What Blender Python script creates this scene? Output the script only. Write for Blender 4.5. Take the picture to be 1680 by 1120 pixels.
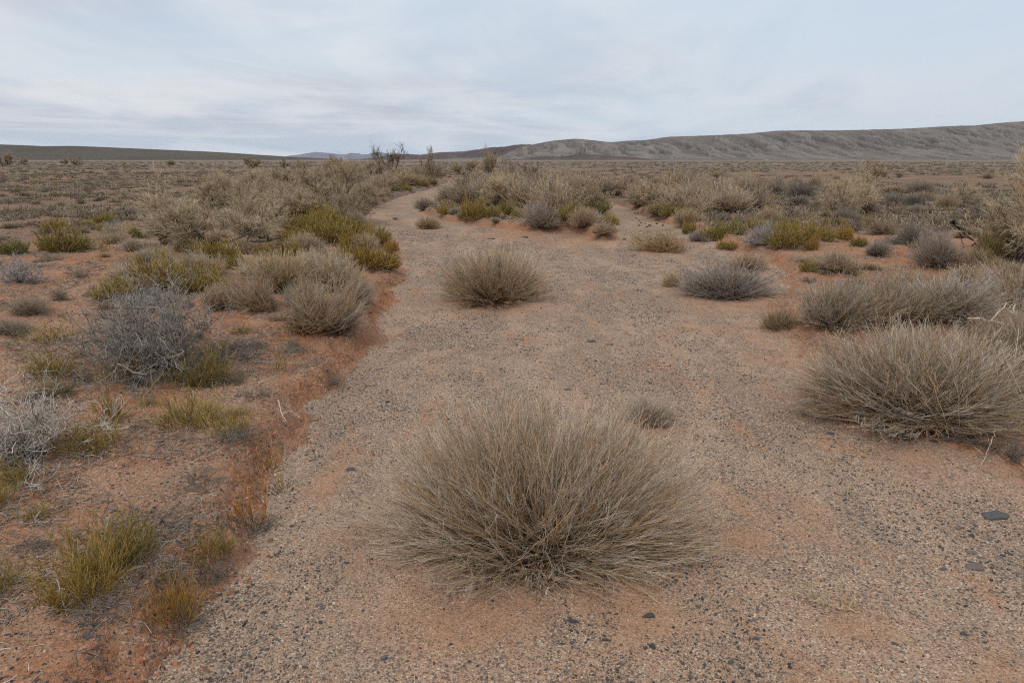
import bpy, math
import numpy as np
R = math.radians
SC = bpy.context.scene
for o in list(bpy.data.objects): bpy.data.objects.remove(o)

# ------------------------------------------------------------------ camera, sky, sun, exposure
CAMH, PITCH, FPX = 1.62, R(14.9), 1120.0
cd = bpy.data.cameras.new('camera'); cam = bpy.data.objects.new('camera', cd)
SC.collection.objects.link(cam)
cam.location = (0, 0, CAMH); cam.rotation_euler = (math.pi/2 - PITCH, 0, 0)
cd.sensor_width = 36; cd.lens = 24; cd.clip_start = .05; cd.clip_end = 90000
SC.camera = cam

SUN_EL, SUN_AZ = R(52), R(205)
W = bpy.data.worlds.new('World'); SC.world = W; W.use_nodes = True
def sky():
    nt = W.node_tree; N = nt.nodes; L = nt.links; N.clear()
    out = N.new('ShaderNodeOutputWorld'); bg = N.new('ShaderNodeBackground'); bg.inputs[1].default_value = 0.104
    st = N.new('ShaderNodeTexSky'); st.sky_type = 'NISHITA'; st.sun_disc = False
    st.sun_elevation = SUN_EL; st.sun_rotation = SUN_AZ; st.dust_density = 2.5; st.air_density = 1.2
    tc = N.new('ShaderNodeTexCoord'); sep = N.new('ShaderNodeSeparateXYZ'); L.new(tc.outputs['Generated'], sep.inputs[0])
    def m(op, a, b=None, c=None):
        n = N.new('ShaderNodeMath'); n.operation = op
        for i, v in enumerate((a, b, c)):
            if v is None: continue
            if isinstance(v, (int, float)): n.inputs[i].default_value = v
            else: L.new(v, n.inputs[i])
        return n.outputs[0]
    z = m('MAXIMUM', sep.outputs[2], 0.0)
    zz = m('ADD', z, 0.09)
    px = m('DIVIDE', sep.outputs[0], zz); py = m('DIVIDE', sep.outputs[1], zz)
    def cl(sx, sy, sc, det, rough, seed, dist=0.0):
        c = N.new('ShaderNodeCombineXYZ'); L.new(m('MULTIPLY', px, sx), c.inputs[0]); L.new(m('MULTIPLY', py, sy), c.inputs[1])
        c.inputs[2].default_value = seed
        n = N.new('ShaderNodeTexNoise'); n.inputs['Scale'].default_value = sc; n.inputs['Detail'].default_value = det
        n.inputs['Roughness'].default_value = rough; n.inputs['Distortion'].default_value = dist
        L.new(c.outputs[0], n.inputs['Vector']); return n.outputs[0]
    def ramp(f, a, b):
        n = N.new('ShaderNodeMapRange'); n.interpolation_type = 'SMOOTHSTEP'
        n.inputs[1].default_value = a; n.inputs[2].default_value = b; L.new(f, n.inputs[0]); return n.outputs[0]
    def mix(f, a, b, mode='MIX'):
        n = N.new('ShaderNodeMix'); n.data_type = 'RGBA'; n.blend_type = mode
        if isinstance(f, (int, float)): n.inputs[0].default_value = f
        else: L.new(f, n.inputs[0])
        for i, v in ((6, a), (7, b)):
            if isinstance(v, tuple): n.inputs[i].default_value = v + (1,)
            else: L.new(v, n.inputs[i])
        return n.outputs[2]
    # the cloud sheet (values are 1/strength up)
    hi, lo, gap = (7.6, 7.75, 8.15), (5.2, 5.65, 6.7), (6.1, 7.2, 8.3)
    c1 = ramp(cl(.75, .36, .62, 5, .52, 4.3, .9), .40, .58)
    c2 = ramp(cl(.8, .5, 1.2, 6, .6, 7.1, .5), .46, .70)
    c3 = ramp(cl(.45, .45, .6, 5, .5, 15.7, .6), .46, .66)
    col = mix(c1, hi, lo)
    col = mix(m('MULTIPLY', c3, .65), col, gap)
    col = mix(m('MULTIPLY', c2, .45), col, (8.4, 8.4, 8.5))
    # thin bright bars low over the left of the horizon
    c = N.new('ShaderNodeCombineXYZ'); L.new(m('MULTIPLY', sep.outputs[0], 1.3), c.inputs[0]); L.new(m('MULTIPLY', sep.outputs[2], 38), c.inputs[1])
    n = N.new('ShaderNodeTexNoise'); n.inputs['Scale'].default_value = 2.1; n.inputs['Detail'].default_value = 4; n.inputs['Distortion'].default_value = .25
    L.new(c.outputs[0], n.inputs['Vector'])
    bars = m('MULTIPLY', ramp(n.outputs[0], .50, .62), ramp(z, .13, .0))
    leftness = ramp(sep.outputs[0], .25, -.15)
    low = ramp(z, .07, .0)
    col = mix(m('MULTIPLY', low, .55), col, (6.6, 7.7, 9.0))
    col = mix(m('MULTIPLY', m('MULTIPLY', bars, leftness), .3), col, (9.2, 9.2, 9.1))
    # right side a little greyer blue
    col = mix(m('MULTIPLY', ramp(sep.outputs[0], .0, .6), .50), col, (5.4, 6.5, 7.9))
    # overcast sheet is brighter overhead
    col = mix(ramp(z, .22, .9), col, (11.2, 10.8, 10.0))
    fin = mix(.88, st.outputs[0], col)
    L.new(fin, bg.inputs[0]); L.new(bg.outputs[0], out.inputs[0])
sky()
sl = bpy.data.lights.new('sun', 'SUN'); sl.energy = 1.5; sl.angle = R(11); sl.color = (1, .95, .87)
so = bpy.data.objects.new('sun', sl); SC.collection.objects.link(so)
# direction towards the sun: azimuth clockwise from +Y
so.rotation_euler = (math.pi/2 - SUN_EL, 0, math.pi - SUN_AZ)
SC.view_settings.view_transform = 'Standard'; SC.view_settings.look = 'None'
SC.view_settings.exposure = 0; SC.view_settings.gamma = 1
SC.render.engine = 'CYCLES'
SC.cycles.max_bounces = 5; SC.cycles.diffuse_bounces = 3; SC.cycles.glossy_bounces = 1
SC.cycles.transparent_max_bounces = 4; SC.cycles.volume_bounces = 0; SC.cycles.use_denoising = False; SC.cycles.filter_width = 1.15; SC.cycles.use_adaptive_sampling = False

# ------------------------------------------------------------------ noise, terrain function
def hsh(ix, iy, s):
    h = (ix.astype(np.int64)*374761393 + iy.astype(np.int64)*668265263 + s*1442695041) & 0xffffffff
    h = ((h ^ (h >> 13))*1274126177) & 0xffffffff
    return ((h ^ (h >> 16)) & 0xffff)/65535.0
def pn(x, y, s=0):
    xi, yi = np.floor(x), np.floor(y); fx, fy = x-xi, y-yi
    ux, uy = fx*fx*fx*(fx*(fx*6-15)+10), fy*fy*fy*(fy*(fy*6-15)+10)
    def g(ax, ay):
        a = hsh(xi+ax, yi+ay, s)*6.2832
        return np.cos(a)*(fx-ax) + np.sin(a)*(fy-ay)
    a = g(0, 0)*(1-ux) + g(1, 0)*ux; b = g(0, 1)*(1-ux) + g(1, 1)*ux
    return (a*(1-uy) + b*uy)*1.5
def fbm(x, y, s=0, o=4):
    r = 0; a = 1; t = 0
    for i in range(o):
        r = r + a*pn(x*2**i, y*2**i, s+i*17); t += a; a *= .5
    return r/t
def ss(x, a, b):
    t = np.clip((x-a)/(b-a), 0, 1); return t*t*(3-2*t)
cp, sp_ = math.cos(PITCH), math.sin(PITCH)
def ray(u, v):
    x = (np.asarray(u, float)-840)/FPX; q = -(np.asarray(v, float)-560)/FPX
    return x, cp + q*sp_, -sp_ + q*cp
def flat(u, v, z=0.0):
    x, y, d = ray(u, v); t = (CAMH-z)/-d
    return x*t, y*t
BED = [(250,1110),(330,985),(395,880),(440,775),(480,700),(560,620),(604,560),(634,500),(655,450),(650,415),(618,385),(600,362),
       (612,342),(660,323),(715,309),(740,299),(752,303),(738,318),(702,334),(680,348),(720,364),(790,372),(860,384),(930,384),(985,396),
       (1022,394),(1016,372),(996,350),(984,337),(1004,334),(1042,348),(1060,362),(1112,374),(1135,388),(1182,405),(1262,427),(1302,452),
       (1272,500),(1300,545),(1330,600),(1325,650),(1400,692),(1520,718),(1620,745),(1760,800)]
bx, by = flat(*np.array(BED).T)
bedp = np.vstack([np.c_[bx, by], [(5, 1.8), (9, -6), (-1.4, -6), (-.95, .9)]])
def sdf(x, y):
    x = np.ravel(x); y = np.ravel(y); out = np.empty(len(x))
    A = bedp; B = np.roll(bedp, -1, 0)
    for s in range(0, len(x), 60000):
        px, py = x[s:s+60000, None], y[s:s+60000, None]
        ex, ey = B[:, 0]-A[:, 0], B[:, 1]-A[:, 1]
        wx, wy = px-A[:, 0], py-A[:, 1]
        t = np.clip((wx*ex+wy*ey)/(ex*ex+ey*ey), 0, 1)
        d = np.sqrt(((wx-ex*t)**2+(wy-ey*t)**2).min(1))
        c = (A[:, 1] > py) != (B[:, 1] > py)
        with np.errstate(all='ignore'):
            xx = A[:, 0] + (py-A[:, 1])*ex/np.where(ey == 0, 1e-9, ey)
        ins = ((c & (px < xx)).sum(1) % 2) == 1
        out[s:s+60000] = np.where(ins, -d, d)
    return out
MOUNDS = []      # x, y, radius, height : sand gathered under the shrubs
def terrain(x, y, full=False):
    x = np.asarray(x, float).ravel(); y = np.asarray(y, float).ravel(); r = np.hypot(x, y)
    d = np.full(len(x), 50.0); k = r < 130
    d[k] = sdf(x[k], y[k])
    de = d + .22*fbm(x*1.1, y*1.1, 4, 2)*ss(r, 18, 9) - .12*ss(r, 11, 16) + .12*fbm(x*3.2, y*3.2, 5, 3) + .035*pn(x*9, y*9, 8)
    de = np.where(r < 130, de, 50.0)
    left = ss(-(x + .10*y + .3), -.2, .6)
    isl = ss(y, 9, 12)*(1-left)
    bh = .12*left + .05*(1-left)*(1-isl) + .16*isl
    out = ss(de, -.03, .19)
    h = bh*out + (.13*left + .05)*ss(de, .2, 3.5)
    h = h + out*(.060*fbm(x*.7, y*.7, 21, 4) + ss(r, 40, 15)*(.030*fbm(x*3.4, y*3.4, 33, 4) + .034*np.abs(fbm(x*13, y*13, 35, 3))*ss(fbm(x*.9, y*.9, 37, 2), -.25, .15)))
    h = h + ss(r, 14, 60)*(.22*fbm(x*.06, y*.06, 41, 3) + .10*fbm(x*.25, y*.25, 44, 2))*(1-ss(r, 500, 1500)) 
    # broken clods where the bank caves in
    edge = np.exp(-((de-.10)/.13)**2)*ss(r, 25, 8)*(.35+.65*left)*(.25+.75*ss(fbm(x*1.3, y*1.3, 64, 3), -.3, .2))
    cl = np.abs(pn(x*11, y*11, 61)) + .5*np.abs(pn(x*26, y*26, 62))
    h = h + edge*(.085*(.55-cl))
    h = h + (1-out)*(.018*fbm(x*2.2, y*.8, 71, 4) - .03*ss(-de, 0, 1.2) + .004*pn(x*14, y*14, 75)*ss(r, 12, 5))
    for mx, my, mr, mh in MOUNDS:
        q = ((x-mx)**2 + (y-my)**2)/(mr*mr); kk = q < 6
        h[kk] += mh*np.exp(-q[kk]*1.3)
    if full: return h, de, left, edge
    return h
def at(u, v):
    """ground point seen at a pixel of the 1680 px photograph"""
    x, y, d = ray(u, v); t = CAMH/-d if d < -.004 else 120.0
    ts = np.geomspace(.8, max(t*2.5, 4), 500)
    g = terrain(x*ts, y*ts); zz = CAMH + d*ts
    i = np.argmax(zz < g) if (zz < g).any() else np.argmin(np.abs(ts-t))
    t = ts[i]
    return float(x*t), float(y*t), float(g[i])

# ------------------------------------------------------------------ materials
def mat(name):
    m = bpy.data.materials.new(name); m.use_nodes = True; nt = m.node_tree
    b = nt.nodes['Principled BSDF']; return m, nt, b
class NB:
    def __init__(s, nt): s.nt = nt; s.N = nt.nodes; s.L = nt.links
    def set(s, i, v):
        if isinstance(v, (int, float)): i.default_value = v
        elif isinstance(v, tuple): i.default_value = (v + (1,)) if len(i.default_value) == 4 else v
        else: s.L.new(v, i)
    def math(s, op, a, b=0.0):
        n = s.N.new('ShaderNodeMath'); n.operation = op; s.set(n.inputs[0], a); s.set(n.inputs[1], b); return n.outputs[0]
    def noise(s, vec, sc, det=3, rough=.5, dist=0.0):
        n = s.N.new('ShaderNodeTexNoise'); s.L.new(vec, n.inputs['Vector']); n.inputs['Scale'].default_value = sc
        n.inputs['Detail'].default_value = det; n.inputs['Roughness'].default_value = rough; n.inputs['Distortion'].default_value = dist
        return n.outputs[0]
    def vor(s, vec, sc, feat='F1'):
        n = s.N.new('ShaderNodeTexVoronoi'); n.feature = feat; s.L.new(vec, n.inputs['Vector']); n.inputs['Scale'].default_value = sc; return n
    def rng(s, v, a, b, c=0.0, d=1.0, smooth=True):
        n = s.N.new('ShaderNodeMapRange')
        if smooth: n.interpolation_type = 'SMOOTHSTEP'
        for i, q in enumerate((v, a, b, c, d)): s.set(n.inputs[i], q)
        return n.outputs[0]
    def mix(s, f, a, b, mode='MIX'):
        n = s.N.new('ShaderNodeMix'); n.data_type = 'RGBA'; n.blend_type = mode
        s.set(n.inputs[0], f); s.set(n.inputs[6], a); s.set(n.inputs[7], b); return n.outputs[2]
    def ramp(s, f, stops, const=False):
        n = s.N.new('ShaderNodeValToRGB'); r = n.color_ramp
        if const: r.interpolation = 'CONSTANT'
        while len(r.elements) < len(stops): r.elements.new(.5)
        for e, (p, c) in zip(r.elements, stops): e.position = p; e.color = c + (1,)
        s.L.new(f, n.inputs[0]); return n.outputs[0]
    def attr(s, name):
        n = s.N.new('ShaderNodeAttribute'); n.attribute_name = name; return n
RED = (.34, .150, .075)
def ground_mat():
    m, nt, b = mat('ground'); q = NB(nt)
    tc = nt.nodes.new('ShaderNodeNewGeometry'); P = tc.outputs['Position']
    bed = q.attr('bed').outputs['Fac']; edge = q.attr('edge').outputs['Fac']
    far = q.attr('far').outputs['Fac']; pan = q.attr('pan').outputs['Fac']
    n1 = q.noise(P, .9, 5, .6); n2 = q.noise(P, 3.2, 5, .6, .3); n3 = q.noise(P, 14, 5, .65); n4 = q.noise(P, 90, 3, .6)
    # red sandy soil: crusts, pale dust, darker noise blotches and streaks
    red = q.mix(q.rng(n2, .35, .65), (.315, .142, .076), (.350, .200, .128))
    red = q.mix(q.math('MULTIPLY', q.rng(n3, .5, .72), .55), red, (.25, .105, .052))
    red = q.mix(q.math('MULTIPLY', q.rng(n1, .47, .62), .60), red, (.29, .200, .142))
    red = q.mix(q.math('MULTIPLY', q.rng(q.noise(P, 42, 4, .7), .50, .62), .38), red, (.19, .088, .050))
    mpc = nt.nodes.new('ShaderNodeMapping'); mpc.inputs['Scale'].default_value = (1, 2.6, 1); nt.links.new(P, mpc.inputs[0])
    red = q.mix(q.math('MULTIPLY', q.rng(q.noise(mpc.outputs[0], 11, 5, .7, .6), .54, .66), .50), red, (.20, .088, .046))
    red = q.mix(q.math('MULTIPLY', q.math('MULTIPLY', edge, q.rng(n3, .35, .6)), .65), red, (.315, .142, .076))
    # loose grit on the soil
    v = q.vor(P, 85); vc = q.ramp(v.outputs['Color'], [(0, (.03, .034, .04)), (.35, (.11, .10, .095)), (.6, (.34, .25, .19)), (.85, (.5, .42, .35))])
    gm = q.math('MULTIPLY', q.rng(v.outputs['Distance'], .55, .35), q.rng(q.noise(P, 1.7, 4, .7), .38, .56))
    red = q.mix(q.math('MULTIPLY', gm, .62), red, vc)
    # wash bed: tan granules with dark slate chips in drifts
    va = q.vor(P, 170); vb = q.vor(P, 80)
    s1 = nt.nodes.new('ShaderNodeSeparateColor'); nt.links.new(va.outputs['Color'], s1.inputs[0])
    s2 = nt.nodes.new('ShaderNodeSeparateColor'); nt.links.new(vb.outputs['Color'], s2.inputs[0])
    g1 = q.ramp(s1.outputs[0], [(0, (.035, .04, .046)), (.13, (.13, .105, .09)), (.22, (.28, .185, .130)), (.45, (.370, .275, .205)), (.72, (.315, .188, .126)), (.92, (.42, .35, .285)), (.985, (.58, .53, .48))])
    g2 = q.ramp(s2.outputs[1], [(0, (.030, .035, .042)), (.5, (.075, .08, .088)), (.8, (.17, .15, .14)), (1, (.42, .30, .23))])
    mfl = nt.nodes.new('ShaderNodeMapping'); mfl.inputs['Scale'].default_value = (1.0, .42, 1); mfl.inputs['Rotation'].default_value = (0, 0, -.12); nt.links.new(P, mfl.inputs[0])
    drift = q.rng(q.math('ADD', q.math('MULTIPLY', q.noise(mfl.outputs[0], 1.5, 5, .62, .6), .65), q.math('MULTIPLY', q.noise(P, 5.5, 4, .6), .35)), .43, .56)
    dens = q.rng(s2.outputs[0], q.math('SUBTRACT', 1.0, q.math('MULTIPLY', drift, .78)), q.math('SUBTRACT', 1.05, q.math('MULTIPLY', drift, .78)), smooth=False)
    grav = q.mix(q.math('MULTIPLY', dens, q.rng(vb.outputs['Distance'], .55, .40)), g1, g2)
    mbar = nt.nodes.new('ShaderNodeMapping'); mbar.inputs['Scale'].default_value = (1.5, .22, 1); mbar.inputs['Rotation'].default_value = (0, 0, -.10); nt.links.new(P, mbar.inputs[0])
    bar = q.rng(q.noise(mbar.outputs[0], 1.3, 5, .62, .5), .47, .62)
    grav = q.mix(q.math('MULTIPLY', bar, .26), grav, (.165, .142, .120))
    sandp = q.math('MAXIMUM', q.rng(q.noise(mfl.outputs[0], 2.2, 5, .65, .5), .53, .66), q.attr('drifted').outputs['Fac'])
    grav = q.mix(q.math('MULTIPLY', sandp, .60), grav, (.345, .180, .105))
    grav = q.mix(.15, grav, (.355, .242, .168))
    bb = q.rng(q.math('ADD', bed, q.math('MULTIPLY', q.math('SUBTRACT', n3, .5), .6)), .40, .62)
    col = q.mix(bb, red, grav)
    # far plain: grey-brown stony pavement with orange gaps
    pl = q.mix(q.rng(q.noise(P, .16, 5, .6), .40, .62), (.150, .108, .080), (.105, .086, .070))
    pl = q.mix(q.math('MULTIPLY', q.rng(q.noise(P, .38, 4, .6), .50, .62), .75), pl, (.27, .135, .075))
    pl = q.mix(q.math('MULTIPLY', q.rng(v.outputs['Distance'], .5, .3), .3), pl, vc)
    col = q.mix(q.math('MULTIPLY', far, q.math('SUBTRACT', 1.0, q.math('MULTIPLY', bb, .8))), col, pl)
    # long bands of other soil out on the plain
    sc = nt.nodes.new('ShaderNodeMapping'); sc.inputs['Scale'].default_value = (.0010, .0034, 1); nt.links.new(P, sc.inputs[0])
    bd = q.noise(sc.outputs[0], 1.0, 4, .55)
    lng = q.attr('long').outputs['Fac']
    col = q.mix(lng, col, q.ramp(bd, [(.36, (.13, .10, .075)), (.47, (.20, .155, .12)), (.56, (.115, .10, .09)), (.66, (.24, .20, .165))]))
    col = q.mix(pan, col, (.55, .50, .47))
    nt.links.new(col, b.inputs['Base Color']); b.inputs['Roughness'].default_value = .95; b.inputs['Specular IOR Level'].default_value = .15
    hgt = q.math('ADD', q.math('MULTIPLY', q.math('SUBTRACT', .6, va.outputs['Distance']), .0035), q.math('MULTIPLY', q.math('MULTIPLY', dens, bed), .0045))
    hgt = q.math('ADD', hgt, q.math('MULTIPLY', n3, q.math('SUBTRACT', .050, q.math('MULTIPLY', bb, .030)))); hgt = q.math('ADD', hgt, q.math('MULTIPLY', n4, .004))
    hgt = q.math('ADD', hgt, q.math('MULTIPLY', q.noise(P, 38, 4, .7), q.math('ADD', .008, q.math('MULTIPLY', edge, .022))))
    bu = nt.nodes.new('ShaderNodeBump'); bu.inputs['Distance'].default_value = 1.0; bu.inputs['Strength'].default_value = .9
    nt.links.new(hgt, bu.inputs['Height']); nt.links.new(bu.outputs[0], b.inputs['Normal'])
    return m
def vc_mat(name, rough=.8, spec=.2, trans=0.0):
    m, nt, b = mat(name); q = NB(nt)
    oi = nt.nodes.new('ShaderNodeObjectInfo')
    g = nt.nodes.new('ShaderNodeNewGeometry')
    c = q.mix(1.0, q.attr('Col').outputs['Color'], oi.outputs['Color'], 'MULTIPLY')
    c = q.mix(.35, c, q.ramp(q.noise(g.outputs['Position'], 32, 3), [(.3, (.45, .45, .45)), (.7, (1, 1, 1))]), 'MULTIPLY')
    nt.links.new(c, b.inputs['Base Color']); b.inputs['Roughness'].default_value = rough; b.inputs['Specular IOR Level'].default_value = spec
    if trans: pass
    return m
def stone_mat():
    m, nt, b = mat('slate'); q = NB(nt); g = nt.nodes.new('ShaderNodeTexCoord'); P = g.outputs['Object']
    oi = nt.nodes.new('ShaderNodeObjectInfo')
    c = q.mix(q.rng(q.noise(P, 30, 5, .7), .4, .65), (.75, .75, .75), (1.3, 1.3, 1.3))
    c = q.mix(q.math('MULTIPLY', q.rng(q.noise(P, 9, 4, .6), .55, .7), .3), c, (2.2, 1.6, 1.2))
    c = q.mix(1.0, c, oi.outputs['Color'], 'MULTIPLY')
    nt.links.new(c, b.inputs['Base Color']); b.inputs['Roughness'].default_value = .55
    bu = nt.nodes.new('ShaderNodeBump'); bu.inputs['Distance'].default_value = .004
    nt.links.new(q.noise(P, 70, 4, .7), bu.inputs['Height']); nt.links.new(bu.outputs[0], b.inputs['Normal'])
    return m
def hill_mat(name, cols, sc, gl=None):
    m, nt, b = mat(name); q = NB(nt); g = nt.nodes.new('ShaderNodeNewGeometry'); P = g.outputs['Position']
    mp = nt.nodes.new('ShaderNodeMapping'); mp.inputs['Scale'].default_value = (1, .6, 5); nt.links.new(P, mp.inputs[0])
    c = q.ramp(q.noise(mp.outputs[0], sc, 5, .6), [(.32, cols[0]), (.5, cols[1]), (.68, cols[2])])
    v = q.noise(P, sc*18, 3, .7)
    c = q.mix(q.math('MULTIPLY', q.rng(v, .55, .66), .5), c, tuple(x*.5 for x in cols[0]))
    if gl:    # gully shade painted into the colour: hollows darker, ridges paler, by mesh relief
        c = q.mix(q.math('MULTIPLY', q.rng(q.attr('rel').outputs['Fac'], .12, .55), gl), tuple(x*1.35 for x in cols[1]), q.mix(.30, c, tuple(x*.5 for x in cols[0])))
    nt.links.new(c, b.inputs['Base Color']); b.inputs['Roughness'].default_value = 1; b.inputs['Specular IOR Level'].default_value = .05
    return m
M_TW = vc_mat('twig'); M_GR = vc_mat('green_stem', .6, .3); M_WD = vc_mat('wood', .85); M_PB = vc_mat('pebble', .7, .3); M_ST = stone_mat()

# ------------------------------------------------------------------ mesh helpers
def rawmesh(name, V, F, C=None, mat=None, smooth=True, tri=False):
    k = 3 if tri else 4
    me = bpy.data.meshes.new(name); n = len(F)
    me.vertices.add(len(V)); me.vertices.foreach_set('co', np.ascontiguousarray(V, np.float32).ravel())
    me.loops.add(n*k); me.loops.foreach_set('vertex_index', np.ascontiguousarray(F, np.int32).ravel())
    me.polygons.add(n); me.polygons.foreach_set('loop_start', np.arange(n, dtype=np.int32)*k)
    me.update(calc_edges=True)
    me.polygons.foreach_set('use_smooth', np.full(n, smooth))
    if C is not None:
        a = me.attributes.new('Col', 'FLOAT_COLOR', 'POINT')
        a.data.foreach_set('color', np.c_[C, np.ones(len(C))].astype(np.float32).ravel())
    if mat: me.materials.append(mat)
    return me
def tubes(P, Rr, C, sides=3):
    """P (N,K,3), Rr (N,K), C (N,K,3) -> V, F, C"""
    N, K, _ = P.shape
    T = np.gradient(P, axis=1); T /= np.linalg.norm(T, axis=2, keepdims=True)+1e-9
    rs = np.random.RandomState(N+K); u = rs.normal(size=(N, 1, 3)); a = np.cross(T, u); a /= np.linalg.norm(a, axis=2, keepdims=True)+1e-9
    b = np.cross(T, a)
    an = np.arange(sides)*2*math.pi/sides
    V = P[:, :, None] + Rr[:, :, None, None]*(np.cos(an)[None, None, :, None]*a[:, :, None] + np.sin(an)[None, None, :, None]*b[:, :, None])
    idx = np.arange(N*K*sides).reshape(N, K, sides)
    A = idx[:, :-1]; B = idx[:, 1:]
    F = np.stack([A, np.roll(A, -1, 2), np.roll(B, -1, 2), B], -1).reshape(-1, 4)
    return V.reshape(-1, 3), F, np.repeat(C.reshape(-1, 3), sides, 0)
def join(lst):
    Vs, Fs, Cs, o = [], [], [], 0
    for V, F, C in lst: Vs.append(V); Fs.append(F+o); Cs.append(C); o += len(V)
    return np.vstack(Vs), np.vstack(Fs), np.vstack(Cs)
def norm(a): return a/(np.linalg.norm(a, axis=-1, keepdims=True)+1e-9)
def grow(rs, S, D, L, K, kink=.1, up=0.0, floor=.004):
    """random-walk strands: starts S, directions D, lengths L -> P (N,K,3)"""
    N = len(S); P = np.empty((N, K, 3)); P[:, 0] = S; d = norm(D)
    for k in range(1, K):
        P[:, k] = P[:, k-1] + d*(L/(K-1))[:, None]
        d = norm(d + rs.normal(size=(N, 3))*kink + np.array([0, 0, up]))
    P[:, :, 2] = np.maximum(P[:, :, 2], floor)
    return P
def kids(rs, P, n, t0, t1, spread, up=0.0):
    """n children on every strand: starts, directions, parent length"""
    N, K, _ = P.shape; t = rs.uniform(t0, t1, (N, n))*(K-1); i = np.minimum(t.astype(int), K-2); f = (t-i)[..., None]
    r = np.arange(N)[:, None]; S = P[r, i]*(1-f) + P[r, i+1]*f
    T = norm(P[r, i+1]-P[r, i]); D = norm(T + rs.normal(size=T.shape)*spread + np.array([0, 0, up]))
    L = np.linalg.norm(np.diff(P, axis=1), axis=2).sum(1)
    return S.reshape(-1, 3), D.reshape(-1, 3), np.repeat(L, n), (t/(K-1)).ravel()
def lerpc(a, b, t): return a*(1-t)+b*t
def grad(N, K, c0, c1, rs, var=.18, pal=None):
    t = np.linspace(0, 1, K)[None, :, None]
    c0 = np.asarray(c0); c1 = np.asarray(c1)
    C = c0*(1-t)+c1*t; C = np.broadcast_to(C, (N, K, 3)).copy()
    return C*rs.uniform(1-var, 1+var, (N, 1, 1))*(1+rs.normal(size=(N, 1, 3))*.03)
def taper(N, K, r0, r1, rs): return np.linspace(r0, r1, K)[None]*rs.uniform(.7, 1.3, (N, 1))

TAN, GREY, GOLD, DARK = (.33, .265, .20), (.37, .345, .315), (.29, .185, .095), (.085, .07, .06)

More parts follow.
